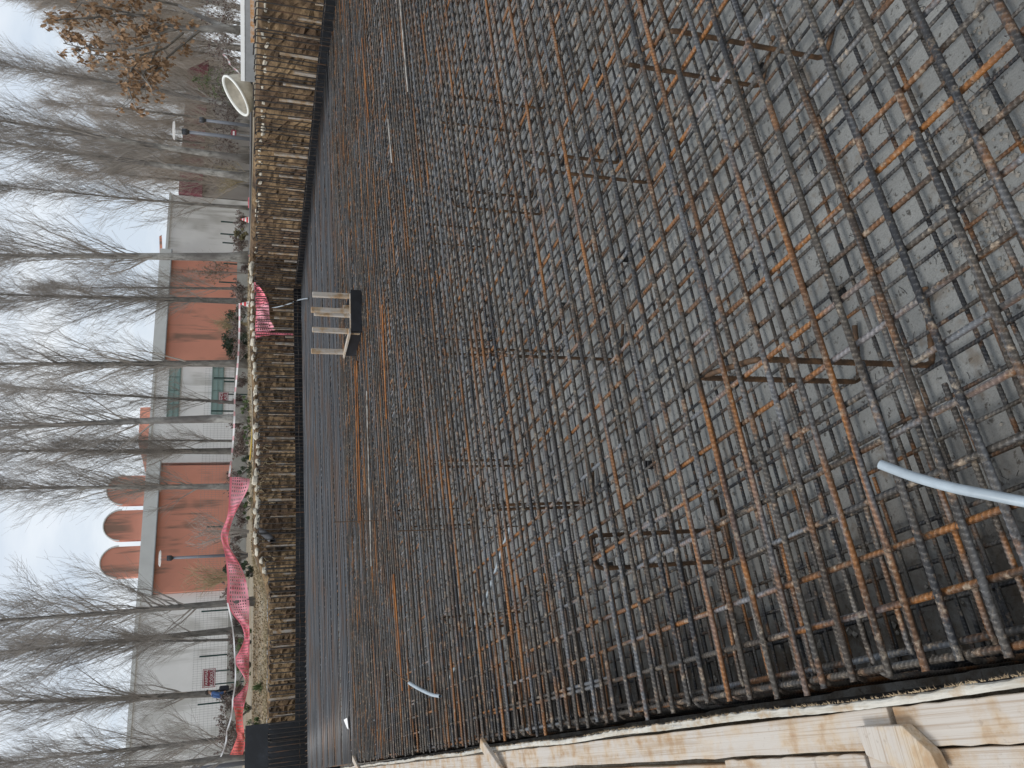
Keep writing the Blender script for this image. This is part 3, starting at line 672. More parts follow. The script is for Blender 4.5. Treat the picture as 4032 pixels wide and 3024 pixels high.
hose([onz(1538, 2630, .32), onz(1570, 2660, .24), onz(1614, 2690, .155)], 0.006, M['chair'], 'rusty_rod', 'thin rusty rod poking out of the blue grey conduit', 'rod', 6)
hose([onz(1738, 2738, -.1), onz(1790, 2630, -.11), onz(1850, 2500, -.12), onz(1900, 2390, -.12), onz(1945, 2270, -.12), onz(1975, 2170, -.12), onz(2010, 2075, -.12)], 0.013, M['pvc'], 'plastic_conduit', 'long pale conduit snaking below the top bars in the left half of the mat', 'conduit')
hose([ony(1069, 1213, 24.3), ony(1105, 1206, 23.9), ony(1145, 1194, 23.4), ony(1170, 1183, 23.0), onz(1195, 1177, .06), onz(1213, 1175, .03)], 0.02, M['pvc'], 'plastic_conduit', 'grey conduit hanging from the pink netting on the far bank down to the mat', 'conduit')
for lab, X, Y, sx in (('white paper scrap lying on the mat by the left shutter', 1370, 2850, .09),):
    p_ = onz(X, Y, .01); mb = MB(); mb.add([(-sx, -.05, .0), (sx, -.06, .02), (sx * .8, .07, .06), (-sx * .7, .06, .01), (0, 0, .035)], [(0, 1, 4), (1, 2, 4), (2, 3, 4), (3, 0, 4)])
    tag(mb.build('paper_scrap', M['white_tape'], None, False, p_), lab, 'paper')
# ================================================================== along the top of the bank
# pale stones set along the top of the dug face
sms = []
for k in range(5):
    mb = MB(); nx_, nz_ = 8, 6
    for j in range(nz_ + 1):
        for i in range(nx_):
            th = 2 * pi * i / nx_; ph = pi * j / nz_; rr = 1 + random.uniform(-.14, .14)
            sx = abs(sin(ph)) ** .6
            mb.v.append((.17 * sx * cos(th) * rr, .12 * sx * sin(th) * rr, .085 * cos(ph) * rr))
    for j in range(nz_):
        for i in range(nx_): mb.f.append((j * nx_ + i, j * nx_ + (i + 1) % nx_, (j + 1) * nx_ + (i + 1) % nx_, (j + 1) * nx_ + i)); mb.mi.append(0)
    sms.append(mb.mesh('edge_stone', M['stone'], False))
def stone(x, y, z, s=1, rz=0, lab='rough pale stone in the row along the top of the far earth bank', grp='pale stones on top of the far bank'):
    o = bpy.data.objects.new('edge_stone', random.choice(sms)); COL.objects.link(o); o.location = (x, y, z); o.rotation_euler = (random.uniform(-.2, .2), random.uniform(-.2, .2), rz + random.uniform(-.3, .3)); o.scale = (s * random.uniform(.7, 1.2), s, s * random.uniform(.8, 1.2)); tag(o, lab, 'stone', grp)
x = 5.6
while x < 16.5:
    stone(x, 24.68, gz(x, 24.8) - random.uniform(.06, .16), random.uniform(.8, 1.15)); x += random.uniform(.2, .36)
y = 24.3
while y > 9:
    stone(16.82, y, 1.40 + random.uniform(-.05, .03), random.uniform(.6, .85), pi / 2, 'rough pale stone in the row under the rim of the right earth bank', 'pale stones on the right bank'); y -= random.uniform(.2, .38)
# pipes
def pipe(p, q, r, mat, label, name='pipe', cat='pipe'):
    p, q = V(p), V(q); c0 = (p + q) / 2; mb = MB(); P = [p.lerp(q, i / 10) - c0 + V((0, 0, -.012 * sin(pi * i / 10))) for i in range(11)]
    mb.tube(P, r, 12, False); mb.tube(P, r * .85, 12, False); return tag(mb.build(name, mat, None, True, c0), label, cat)
pipe(ony(983, 1000, 25.3), ony(990, 300, 19.5), .045, M['dark_pipe'], 'long dark pipe lying along the bank rim right of the striped pyramid')
pipe(ony(990, 1356, 26.0), ony(990, 1512, 26.0), .055, M['dark_pipe'], 'short dark pipe lying on the bank beside the draped pink netting')
pipe(ony(993, 1690, 25.6), ony(984, 1812, 25.6), .022, M['yellow'], 'thin yellow pipe lying on the bank between the poplars')
hose([ony(1002, 2030, 25.2), ony(1012, 2052, 25.0), ony(1024, 2066, 24.8), ony(1034, 2078, 24.7)], .035, M['yellow'], 'pipe', 'bent yellow pipe coming out of the bank above the black pipe', 'pipe')
pipe(ony(1022, 2086, 24.7), ony(1074, 2130, 24.1), .10, M['dark_pipe'], 'thick black pipe slanting down the earth face below the leaf covered bank')
pipe(ony(1000, 1175, 25.0), ony(1003, 1330, 25.0), .02, M['orange_wood'], 'thin orange wooden strip on the bank rim behind the netting', 'wood_strip', 'wood strip')
# rail, board and leaning planks at the right bank
rl = empty('metal_barrier', ony(962, 150, 17.5), 'long white rail with a grey sheet panel below it behind the right rim', 'barrier')
mb = MB(); A_, B_ = ony(954, -120, 15.0), ony(956, 318, 17.6); mb.beam(A_, B_, .05, .105); child(mb, 'rail', M['beam_white'], rl)
mb = MB(); mb.beam(A_ + V((0, 0, -.19)), B_ + V((0, 0, -.19)), .02, .27); child(mb, 'sheet_panel', M['sheet_grey'], rl)
mb = MB(); A_, B_ = ony(993, -60, 13.2), ony(994, 166, 15.0); c0 = (A_ + B_) / 2; mb.beam(A_ - c0, B_ - c0, .05, .09); tag(mb.build('timber_board', M['orange_wood'], None, False, c0), 'orange timber board on edge along the rim of the right bank under the white rail', 'board')
for (p1, p2, wd, lab) in (((996, 308), (1232, 360), .11, 'wide pale plank leaning against the right earth bank, upper of a pair'), ((1010, 335), (1230, 388), .085, 'narrower orange plank leaning against the right earth bank, under the pale one'),
                          ((1085, 24), (1272, 56), .10, 'broad grey plank leaning on the right earth bank near the picture edge')):
    A_ = onz(p2[0], p2[1], .05); y2 = A_.y; B_ = ony(p1[0], p1[1], y2 + .75); c0 = (A_ + B_) / 2; mb = MB(); mb.beam(A_ - c0, B_ - c0, wd, .03, up=V((-1, .2, .2)), jit=.004); tag(mb.build('leaning_plank', M['woodZ'], None, False, c0), lab, 'plank')
# tipped white tub
tb = empty('plastic_tub', ony(975, 380, 19.5), 'big round white plastic tub tipped over towards the pit beside the white rail', 'tub')
ctr = ony(928, 378, 19.5); dep = (ctr - EYE).dot(FWD); R0 = 84 / FPX * dep
ax = (EYE - ctr).normalized(); up_ = V((0, 0, 1))
# rim normal: mostly towards the pit but turned so the rim reads as a slanting ellipse
maj = (RIGHT * -(0.78) + DOWN * 0.62).normalized(); minr = (RIGHT * 0.62 + DOWN * 0.78).normalized()
ca = 0.40; nrm = (-FWD * ca + minr * -math.sqrt(1 - ca * ca)).normalized(); e2 = nrm.cross(maj).normalized()
def ring(mb, prof, n=48):
    k = len(prof); base = len(mb.v)
    for i in range(n):
        an = 2 * pi * i / n
        for r, h in prof: mb.v.append(ctr - tb.location + (maj * cos(an) + e2 * sin(an)) * r * R0 + nrm * h * R0)
    for i in range(n):
        for j in range(k - 1): mb.f.append((base + i * k + j, base + i * k + j + 1, base + ((i + 1) % n) * k + j + 1, base + ((i + 1) % n) * k + j)); mb.mi.append(0)
mb = MB(); ring(mb, [(.88, -.04), (.90, .03), (.97, .05), (1.0, .0), (.98, -.06), (.92, -.07)]); mb.build('rim', M['white_plastic'], tb, True)
mb = MB(); ring(mb, [(.89, .0), (.84, -.35), (.74, -.62), (.55, -.72), (.001, -.74)]); mb.build('inside', M['tub_in'], tb, True)
mb = MB(); ring(mb, [(.93, -.05), (.88, -.36), (.78, -.66), (.58, -.77), (.001, -.79)]); mb.build('body', M['tub_out'], tb, True)
# nets
def net(top, bot, name, label, pitch=.10, redend=None):
    mb = MB()
    def res(pts):
        P = []
        for i in range(len(pts) - 1):
            p0, p1, p2, p3 = pts[max(i - 1, 0)], pts[i], pts[i + 1], pts[min(i + 2, len(pts) - 1)]
            for k in range(6):
                t = k / 6; P.append(0.5 * ((2 * p1) + (p2 - p0) * t + (2 * p0 - 5 * p1 + 4 * p2 - p3) * t * t + (3 * p1 - p0 - 3 * p2 + p3) * t ** 3))
        return P + [pts[-1]]
    top, bot = res(top), res(bot)
    def at(P, t):
        f_ = t * (len(P) - 1); i = min(int(f_), len(P) - 2); return P[i].lerp(P[i + 1], f_ - i)
    L = sum((p - q).length for p, q in zip(top, top[1:])); nu = int(L / pitch); nv = 9
    c0 = at(bot, .5)
    rr = random.Random(3); ph = [rr.uniform(0, 6) for _ in range(5)]
    def P_(u, v):
        p = at(top, u).lerp(at(bot, u), v); w_ = .09 * sin(u * L * 1.7 + ph[0] + v * 1.5) + .05 * sin(u * L * 4.3 + v * 5 + ph[1]) + .03 * sin(u * L * 9 - v * 7 + ph[2]); return p + V((0, w_ * (0.3 + v), 0)) - c0
    Gd = {}
    def gp(i, j):
        if (i, j) not in Gd: Gd[i, j] = len(mb.v); mb.v.append(P_(i / nu, j / nv))
        return Gd[i, j]
    for i in range(nu):
        for j in range(nv):
            o4 = [gp(i, j), gp(i + 1, j), gp(i + 1, j + 1), gp(i, j + 1)]
            hole = 0 < j < nv - 1; hh_ = (at(top, i / nu) - at(bot, i / nu)).length; gi = 2 if (redend and i / nu > redend) else (1 if hh_ < .42 or j == 0 or rr.random() < .04 else 0)
            if hole:
                k = len(mb.v); ha, hb = .26, .74
                for (a_, b2) in ((ha, ha), (hb, ha), (hb, hb), (ha, hb)): mb.v.append(P_((i + a_) / nu, (j + b2) / nv))
                for q in range(4): mb.f.append((o4[q], o4[(q + 1) % 4], k + (q + 1) % 4, k + q)); mb.mi.append(gi)
            else: mb.f.append(tuple(o4)); mb.mi.append(gi)
    return tag(mb.build(name, [M['net'], M['net_gathered'], M['net_red']], None, True, c0), label, 'net')
YN = 27.0
tp = [(905, 1877), (903, 1925), (900, 1990), (893, 2040), (870, 2104), (878, 2150), (889, 2202), (893, 2250), (896, 2300), (893, 2367), (911, 2411), (949, 2461), (962, 2512), (943, 2563), (924, 2604), (956, 2658), (968, 2689), (949, 2721), (916, 2759), (927, 2816), (930, 2873), (935, 2893), (925, 2925), (905, 2972)]
bt = [(984, 1880), (978, 1925), (945, 1990), (918, 2044), (899, 2106), (902, 2150), (937, 2208), (960, 2250), (972, 2300), (981, 2367), (981, 2411), (981, 2461), (982, 2512), (982, 2563), (981, 2604), (980, 2658), (979, 2689), (974, 2721), (966, 2759), (955, 2816), (960, 2873), (962, 2893), (966, 2925), (956, 2972)]
net([ony(*t, YN) for t in tp], [ony(*t, YN + .05) for t in bt], 'barrier_net', 'long pink plastic barrier net strung between tree trunks above the far left bank', .10, .80)
bank_y = 24.42
net([ony(x_, y_, bank_y) for x_, y_ in ((999, 1110), (1003, 1150), (1006, 1190), (1008, 1230), (1006, 1270), (1004, 1318))], [ony(x_, y_, bank_y - .05) for x_, y_ in ((1012, 1112), (1035, 1155), (1055, 1195), (1060, 1235), (1066, 1270), (1085, 1300))], 'barrier_net', 'red pink net draped down over the far earth bank behind the starter bars')
net([ony(x_, y_, bank_y - .06) for x_, y_ in ((1002, 1308), (1050, 1304), (1100, 1308), (1153, 1312))], [ony(x_, y_, bank_y - .08) for x_, y_ in ((1008, 1326), (1050, 1326), (1100, 1328), (1153, 1331))], 'barrier_net', 'narrow tail of pink net hanging straight down the far earth bank', .07)
for tps, lab in ((((978, 775), (976, 795), (978, 818)), 'crumpled pink net scrap on the bank rim, furthest right'), (((980, 885), (984, 905), (992, 940)), 'crumpled pink net scrap beside the small conifer'), (((992, 960), (984, 985), (979, 1008)), 'crumpled pink net scrap at the foot of the thick pale poplar')):
    net([ony(*t, 25.6) for t in tps], [ony(t[0] + 10, t[1], 25.55) for t in tps], 'barrier_net', lab, .06)
# tapes
def tape(pts, label, mat, wd=.05):
    pts = [V(p) for p in pts]; mb = MB(); c0 = pts[0]; P = []
    for a_, b2 in zip(pts, pts[1:]):
        for i in range(14): t = i / 14; P.append(a_.lerp(b2, t) + V((0, 0, -.05 * sin(pi * t))))
    P.append(pts[-1])
    for i, p_ in enumerate(P):
        tw_ = .5 * sin(i * .7); q = V((0, sin(tw_), cos(tw_))) * wd / 2
        mb.v += [tuple(p_ - c0 - q), tuple(p_ - c0 + q)]
    for i in range(len(P) - 1): mb.f.append((2 * i, 2 * i + 2, 2 * i + 3, 2 * i + 1)); mb.mi.append(0)
    return tag(mb.build('barrier_tape', mat, None, True, c0), label, 'tape')
tape([ony(943, 1193, 25.6), ony(924, 1560, 26.4), ony(902, 1877, 27)], 'red and white barrier tape stretched from the striped pyramid to the pink net', M['tape'], .06)
tape([ony(896, 2374, 26.8), ony(924, 2590, 26.8), ony(916, 2757, 26.9), ony(892, 2880, 27), ony(869, 2980, 27)], 'white tape stretched above the left half of the pink net', M['white_tape'], .045)
tape([ony(878, 213, 21), ony(905, 255, 20.5), ony(948, 300, 20)], 'red and white tape slanting from the oak trunk down to the white rail', M['tape'], .06)
tape([ony(877, 208, 21), ony(915, 225, 20.6), ony(947, 243, 20.4)], 'white tape end fluttering beside the slanting striped tape at the oak', M['white_tape'], .05)
# striped pyramids
def striped(h, red=(0.58, 0.06, 0.07)):
    a = NM('striped_plastic', 0.5); c = a.coord(obj=True); sp = a.n('ShaderNodeSeparateXYZ'); a.l(c, sp.inputs[0])
    mr = a.n('ShaderNodeMapRange'); mr.inputs['From Max'].default_value = h; a.l(sp.outputs['Z'], mr.inputs['Value'])
    a.col(a.ramp(mr.outputs[0], [(0, (0.74, 0.73, 0.72)), (.06, (.74, .73, .72)), (.12, red), (.34, (.74, .73, .72)), (.55, red), (.72, (.74, .73, .72)), (.84, red)], True)); return a.m
def pyramid(p, h, wd, label):
    root = empty('warning_pyramid', p, label, 'warning pyramid'); mb = MB()
    mb.add([(-wd / 2, -wd / 2, 0), (wd / 2, -wd / 2, 0), (wd / 2, wd / 2, 0), (-wd / 2, wd / 2, 0), (-.012, -.012, h), (.012, -.012, h), (.012, .012, h), (-.012, .012, h)], [(3, 2, 1, 0), (4, 5, 6, 7), (0, 1, 5, 4), (1, 2, 6, 5), (2, 3, 7, 6), (3, 0, 4, 7)])
    mb.build('body', striped(h), root)
    for z in (.22 * h, .45 * h):
        mb = MB(); yv = -wd / 2 * (1 - z / h) - .004; n_ = 14; r = wd * .13
        mb.add([(r * cos(2 * pi * i / n_), yv - .001, z + r * sin(2 * pi * i / n_)) for i in range(n_)] + [(r * cos(2 * pi * i / n_), yv + .006, z + r * sin(2 * pi * i / n_)) for i in range(n_)], [tuple(range(n_))] + [(i, i + n_, (i + 1) % n_ + n_, (i + 1) % n_) for i in range(n_)])
        mb.build('dot', M['sign_red'], root)
    return root
pyramid(ony(1001, 1199, 25.6), .49, .24, 'red and white striped pyramid with dots holding the end of the striped tape')
pyramid(ony(981, 866, 25.9), .30, .17, 'small red and white striped pyramid beside the small brown conifer')
wb = empty('warning_board', ony(940, 528, 30), 'small red and white warning board in front of the low grey building', 'sign'); mb = MB(); A_ = ony(921, 528, 30) - wb.location
mb.box((-.2, -.02, A_.z - .1), (.2, .0, A_.z + .12)); mb.build('board', M['sign_red'], wb); mb = MB(); mb.box((-.12, -.024, A_.z - .03), (.12, -.021, A_.z + .05)); mb.build('stripe', M['white_tape'], wb)
mb = MB(); mb.box((-.02, .001, -.5), (.02, .03, A_.z)); mb.build('post', M['sheet_grey'], wb)
# ================================================================== lamp posts
def lamp(top, base, y, label, disc=None, cut=False):
    T_, B_ = ony(*top, y), ony(*base, y); root = empty('street_lamp', (B_.x, y, B_.z - .3), label, 'street lamp'); h = T_.z - B_.z + .3; lean = (T_.x - B_.x) * 0
    mb = MB(); mb.tube([(0, 0, 0), (0, 0, h * .5), (lean, 0, h - .2)], [.075, .07, .06], 12); mb.build('pole', M['lamp_pole'], root, True)
    mb = MB(); mb.tube([(lean, 0, h - .26), (lean, 0, h - .2), (lean, 0, h - .19), (lean, 0, h)], [.07, .09, .12, .115], 14); mb.build('lamp_head', M['lamp_dark'], root, True)
    mb = MB()
    for k in range(3 if disc else 0):
        an = k * 2.1; mb.tube([(lean + .1 * cos(an), .1 * sin(an), h), (lean + .1 * cos(an), .1 * sin(an), h + .26)], .008, 5)
    if disc: mb.build('support_rods', M['sheet_grey'], root)
    mb = MB(); mb.tube([(lean, 0, h + .255), (lean, 0, h + .27), (lean, 0, h + .31)], [.34, .36, .30], 28)
    if disc: mb.build('reflector_disc', M['opal'], root, True)
    return root
lamp((716, 521), (985, 548), 25.2, 'grey lamp post with a white disc on top, right of the white barked trunks', True)
lamp((785, 470), (985, 495), 27.5, 'shorter looking grey lamp post further right, close to the low grey building')
lamp((658, 2183), (972, 2183), 37, 'blue grey lamp post in front of the salmon wall under the arches', True)
lamp((640, 3012), (960, 3004), 30, 'blue grey lamp post at the far left edge behind the tall shutter')
# ================================================================== buildings
YB = 53.0
def bx_at(Y): return ony(700, Y, YB).x
def building(name, label, x0, x1, z1, mat, y0=YB, depth=12, z0=1.0):
    root = empty(name, ((x0 + x1) / 2, y0, z0), label, 'building'); L_ = root.location; mb = MB(); mb.box((x0 - L_.x, 0, 0), (x1 - L_.x, depth, z1 - z0)); mb.build('wall', mat, root); return root
def bpart(root, name, mat, a_, b_):
    L_ = root.location; mb = MB(); mb.box(V(a_) - L_, V(b_) - L_); return mb.build(name, mat, root)
xS0, xS1 = bx_at(2335), bx_at(1840)
b1 = building('exhibition_hall', 'long plain white hall at the left behind the leafless poplars', -12, xS0 - .02, 7.46, M['wall_white'])
bpart(b1, 'roof_edge', M['cornice'], (-12, YB - .12, 7.30), (xS0 - .03, YB + .3, 7.52))
b2 = building('arched_hall', 'salmon red hall with three round arched tops above its pale cornice', xS0, xS1, 6.70, M['wall_salmon'], YB - .35, 10)
bpart(b2, 'cornice', M['cornice'], (xS0 - .2, YB - .6, 6.66), (xS1 + .3, YB + .6, 7.46))
bpart(b2, 'cornice_lip', M['sheet_grey'], (xS0 - .2, YB - .64, 6.60), (xS1 + .3, YB - .3, 6.655))
for Yc, lab in ((1930, 1), (2068, 2), (2212, 3)):
    cx = ony(500, Yc, YB).x - b2.location.x; R_ = 0.95; zb, zt = 7.44, 9.68; mb = MB(); prof = [(-R_, zb), (R_, zb)] + [(R_ * cos(pi * i / 16), zt - R_ + R_ * sin(pi * i / 16)) for i in range(17)]
    k = len(prof); z_ = b2.location.z; y_ = .3
    mb.add([(cx + a_, y_, c - z_) for a_, c in prof] + [(cx + a_, y_ + .45, c - z_) for a_, c in prof], [tuple(range(k - 1, -1, -1)), tuple(range(k, 2 * k))] + [(i, (i + 1) % k, (i + 1) % k + k, i + k) for i in range(k)])
    mb.build('arched_roof', M['wall_salmon'], b2)
    mb = MB(); P = [(cx + (R_ + .03) * cos(pi * i / 16), y_ - .03, zt - R_ - z_ + (R_ + .03) * sin(pi * i / 16)) for i in range(17)]; mb.tube(P, .05, 6); mb.build('arch_trim', M['cornice'], b2)
xW1 = bx_at(1428)
b3 = building('glazed_hall', 'white hall with green glazed bands between the two salmon blocks', xS1 + .32, xW1, 7.46, M['wall_white'])
for (va, vb, Ya, Yb, nm) in ((658, 712, 1650, 1432, 'window_band'), (833, 880, 1632, 1450, 'window_band')):
    p1, p2 = ony(va, Ya, YB), ony(vb, Yb, YB); o = bpart(b3, nm, M['glass_green'], (p1.x, YB - .05, p2.z), (p2.x, YB + .05, p1.z)); L_ = b3.location
    mb = MB(); n_ = 4
    for i in range(n_ + 1): x_ = p1.x + (p2.x - p1.x) * i / n_; mb.box(V((x_ - .03, YB - .08, p2.z)) - L_, V((x_ + .03, YB - .051, p1.z)) - L_)
    for z0_, z1_ in ((p2.z - .05, p2.z + .03), (p1.z - .03, p1.z + .05), ((p1.z + p2.z) / 2 - .02, (p1.z + p2.z) / 2 + .02)): mb.box(V((p1.x - .03, YB - .115, z0_)) - L_, V((p2.x + .03, YB - .082, z1_)) - L_)
    mb.build('window_frame', M['frame_green'], o).matrix_parent_inverse = Matrix.Identity(4)
mb = MB(); L_ = b3.location
P = [ony(600, 1555, YB), ony(541, 1557, YB), ony(532, 1700, YB), ony(573, 1866, YB), ony(598, 1866, YB)]; k = len(P)
mb.add([V((t.x, YB + 2, t.z)) - L_ for t in P] + [V((t.x, YB + 2.4, t.z)) - L_ for t in P], [tuple(range(k)), tuple(range(2 * k - 1, k - 1, -1))] + [(i, i + k, (i + 1) % k + k, (i + 1) % k) for i in range(k)]); mb.build('parapet', M['wall_salmon'], b3)
bpart(b3, 'ledge', M['cornice'], (xS1 + .35, YB - .1, 7.36), (xW1 - .05, YB + .2, 7.52))
xQ = bx_at(1008)
b4 = building('salmon_block', 'plain salmon block with streaked walls right of the green glazed bands', xW1 + .02, xQ, 6.86, M['wall_salmon'], YB - .3, 9)
bpart(b4, 'cornice', M['cornice'], (xW1 - .1, YB - .55, 6.84), (xQ + .2, YB + .5, 7.6)); bpart(b4, 'cornice_lip', M['sheet_grey'], (xW1 - .1, YB - .58, 6.78), (xQ + .2, YB - .3, 6.835))
mb = MB(); L_ = b4.location; P = [ony(632, 893, YB), ony(623, 900, YB), ony(626, 1020, YB), ony(638, 1140, YB), ony(642, 1140, YB)]; k = len(P)
mb.add([V((t.x, YB + 1, t.z)) - L_ for t in P] + [V((t.x, YB + 1.4, t.z)) - L_ for t in P], [tuple(range(k)), tuple(range(2 * k - 1, k - 1, -1))] + [(i, i + k, (i + 1) % k + k, (i + 1) % k) for i in range(k)]); mb.build('parapet', M['wall_salmon'], b4)
xT = bx_at(768)
b5 = building('white_block', 'bare white block right of the salmon block, behind the thick pale poplar', xQ + .22, xT, 7.25, M['wall_white'])
bpart(b5, 'roof_edge', M['cornice'], (xQ + .25, YB - .1, 7.12), (xT + .05, YB + .3, 7.3))
b6 = building('low_building', 'low grey building with a maroon roof at the right behind the lamp posts', xT + .1, bx_at(240), 4.95, M['wall_grey'], YB, 9)
L_ = b6.location; x0, x1 = xT + .0 - L_.x, bx_at(240) + .2 - L_.x; mb = MB(); z0, z1 = 4.96 - L_.z, 6.65 - L_.z
mb.add([(x0, -.4, z0), (x1, -.4, z0), (x1, 9, z0), (x0, 9, z0), (x0 + .1, -.25, z1), (x1 - 1.2, -.25, z1 - .1), (x1 - .1, 2, z1 - .5), (x1 - 1, 9, z1), (x0 + .1, 9, z1)], [(0, 1, 5, 4), (1, 2, 7, 6), (1, 6, 5), (2, 3, 8, 7), (3, 0, 4, 8), (4, 5, 6, 7, 8), (3, 2, 1, 0)]); mb.build('roof', M['roof_pink'], b6)
# low concrete plinth wall and mesh fence before the halls
mb = MB(); A_ = ony(908, 3100, 45.5); B_ = ony(935, 820, 45.5); c0 = V(((A_.x + B_.x) / 2, 45.5, 1.2)); zt = 2.2 - c0.z
n_ = 16
for i in range(n_): xa = A_.x - c0.x + (B_.x - A_.x) * i / n_; mb.box((xa + .006, 0, 0), (xa + (B_.x - A_.x) / n_ - .006, .25, zt))
tag(mb.build('plinth_wall', M['kerbwall'], None, False, c0), 'low grey concrete wall running in front of the white and salmon halls', 'wall')
fn = empty('mesh_fence', (c0.x, 47.5, 1.2), 'thin wire mesh fence on dark green posts before the halls', 'fence')
for (va, vb, Yp) in ((862, 895, 2180 - 106), (813, 890, 2075), (819, 887, 1915), (793, 890, 2408), (785, 888, 2586), (778, 868, 2775), (842, 932, 1488), (882, 930, 1502), (832, 920, 1618), (880, 944, 1037), (862, 940, 1110), (888, 940, 1180), (870, 955, 872), (868, 950, 920), (876, 950, 955)):
    p1, p2 = ony(va, Yp, 47.5), ony(vb, Yp, 47.5); mb = MB(); mb.box(V((p1.x - .04, 47.47, 1.2)) - fn.location, V((p1.x + .04, 47.53, p1.z)) - fn.location); mb.build('post', M['fence'], fn)
mb = MB(); x0, x1 = ony(800, 3040, 47.5).x, ony(800, 1450, 47.5).x
for i in range(12): z_ = 1.7 + i * .2; mb.box(V((x0, 47.494, z_)) - fn.location, V((x1, 47.5, z_ + .007)) - fn.location)
x_ = x0
while x_ < x1: mb.box(V((x_, 47.501, 1.7)) - fn.location, V((x_ + .007, 47.507, 3.95)) - fn.location); x_ += .12
mb.build('mesh_panel', M['sheet_grey'], fn)
# maroon sign boards
def text(body, size, mat, parent, loc):
    cu = bpy.data.curves.new('lettering', 'FONT'); cu.body = body; cu.size = size; cu.align_x = 'CENTER'; cu.align_y = 'CENTER'; cu.extrude = .004
    tmp = bpy.data.objects.new('tmp', cu); COL.objects.link(tmp); bpy.context.view_layer.update()
    me = bpy.data.meshes.new_from_object(tmp); bpy.data.objects.remove(tmp); me.materials.clear(); me.materials.append(mat)
    o = bpy.data.objects.new('lettering', me); COL.objects.link(o); o.parent = parent; o.location = loc; o.rotation_euler = (pi / 2, 0, 0); return o
def sign(c, hw, hh, y, lines, label):
    C_ = ony(*c, y); root = empty('sign_board', (C_.x, y, 1.35), label, 'sign'); zc = C_.z - 1.35
    mb = MB(); mb.box((-hw, 0, zc - hh), (hw, .03, zc + hh)); mb.build('board', M['sign_red'], root)
    mb = MB(); e = .03
    for a_, b_ in (((-hw + e, -hh + e), (hw - e, -hh + e * 1.9)), ((-hw + e, hh - e * 1.9), (hw - e, hh - e)), ((-hw + e, -hh + e * 1.9), (-hw + e * 1.9, hh - e * 1.9)), ((hw - e * 1.9, -hh + e * 1.9), (hw - e, hh - e * 1.9))): mb.box((a_[0], -.004, zc + a_[1]), (b_[0], -.001, zc + b_[1]))
    mb.build('border', M['sign_white'], root)
    for k in (-1, 1):
        mb = MB(); mb.box((k * hw * .7 - .03, .031, 0), (k * hw * .7 + .03, .08, zc + hh * .8)); mb.build('post', M['fence'], root)
    for i, (s, sz) in enumerate(lines): text(s, sz, M['sign_white'], root, (0, -.006, zc + hh * (.38 - .82 * i)))
    return root
sign((823, 2670), .44, .30, 44, (('TARIMSAL', .19), ('KÖŞKÜ', .23)), 'maroon sign board with white lettering beside the walking person')
sign((880, 1566), .36, .26, 44, (('BAHÇE', .2), ('LALE', .22)), 'maroon sign board with white lettering under the green glazed band')
# ================================================================== trees
def grow(seed, h, r0, kind='poplar', lean=(0, 0), nprim=64, t0=.16, spread=.42, twn=(8, 5)):
    rr = random.Random(seed); tr = MB(); cr_ = MB()
    NT = 14; pts = []; ph = [rr.uniform(0, 6.28) for _ in range(4)]
    for i in range(NT + 1):
        t = i / NT; pts.append(V((lean[0] * t + .10 * sin(t * 5 + ph[0]) * t, lean[1] * t + .10 * sin(t * 4 + ph[1]) * t, h * t)))
    rad = [r0 * (1.25 if i == 0 else 1) * (1 - i / NT) ** 1.25 * (.85 if i else 1) + .009 for i in range(NT + 1)]
    tr.tube(pts, rad, 10)
    def at(t): f_ = t * NT; i = min(int(f_), NT - 1); return pts[i].lerp(pts[i + 1], f_ - i)
    def branch(p, d, L, r, n, up, wob=.12, sides=4):
        P = [p]; d = d.normalized(); D = []
        for i in range(n):
            d = (d + V((rr.gauss(0, wob), rr.gauss(0, wob), rr.gauss(0, wob * .6) + up))).normalized(); p = p + d * (L / n); P.append(p); D.append(d)
        cr_.tube(P, [max(.0035, r * (1 - i / n)) for i in range(n)] + [.003], sides, False)
        return P, D
    def side(d):
        a = d.cross(V((rr.gauss(0, 1), rr.gauss(0, 1), rr.gauss(0, 1)))).normalized(); return a
    for i in range(nprim):
        t = t0 + (1 - t0) * ((i + rr.random()) / nprim) ** 1.05 * .97; az = rr.uniform(0, 6.28)
        an = spread * rr.uniform(.6, 1.35) * (1.15 - .4 * t); d = V((cos(az) * sin(an), sin(az) * sin(an), cos(an)))
        L = h * (.33 * (1 - t) + .07) * rr.uniform(.55, 1.15) * (min(1, .55 + (t - t0) * 3))
        P, D = branch(at(t), d, L, max(.010, r0 * .23 * (1 - t) + .007) * rr.uniform(.6, 1.15), 6, .085)
        for j in range(twn[0]):
            k = rr.randint(1, 5); dd = (D[k] * .8 + side(D[k]) * rr.uniform(.35, .7) + V((0, 0, .15))).normalized()
            P2, D2 = branch(P[k].lerp(P[k + 1], rr.random()), dd, L * rr.uniform(.2, .5) + .2, .0075, 3, .10, .14, 3)
            for q in range(twn[1]):
                k2 = rr.randint(0, 2); d3 = (D2[k2] + side(D2[k2]) * rr.uniform(.3, .8) + V((0, 0, .2))).normalized()
                branch(P2[k2].lerp(P2[k2 + 1], rr.random()), d3, rr.uniform(.3, 1.0), .0042, 2, .08, .16, 3)
    return tr, cr_
PRO = {}
for nm, args in {'tall': (1, 15.5, .22, 'p', (.3, .1), 76, .15, .39, (10, 7)), 'tall2': (2, 14.5, .20, 'p', (-.4, .1), 74, .16, .41, (10, 7)), 'slim': (3, 12, .11, 'p', (.9, .1), 60, .16, .38, (8, 5)),
                 'wide': (4, 14, .18, 'p', (.2, .2), 84, .17, .62, (9, 7)), 'pale': (5, 15, .22, 'p', (.7, .1), 70, .24, .41, (10, 7)), 'brush': (6, 13, .16, 'p', (.1, .0), 80, .06, .44, (9, 7))}.items():
    t_, c_ = grow(*args); PRO[nm] = (t_, c_)
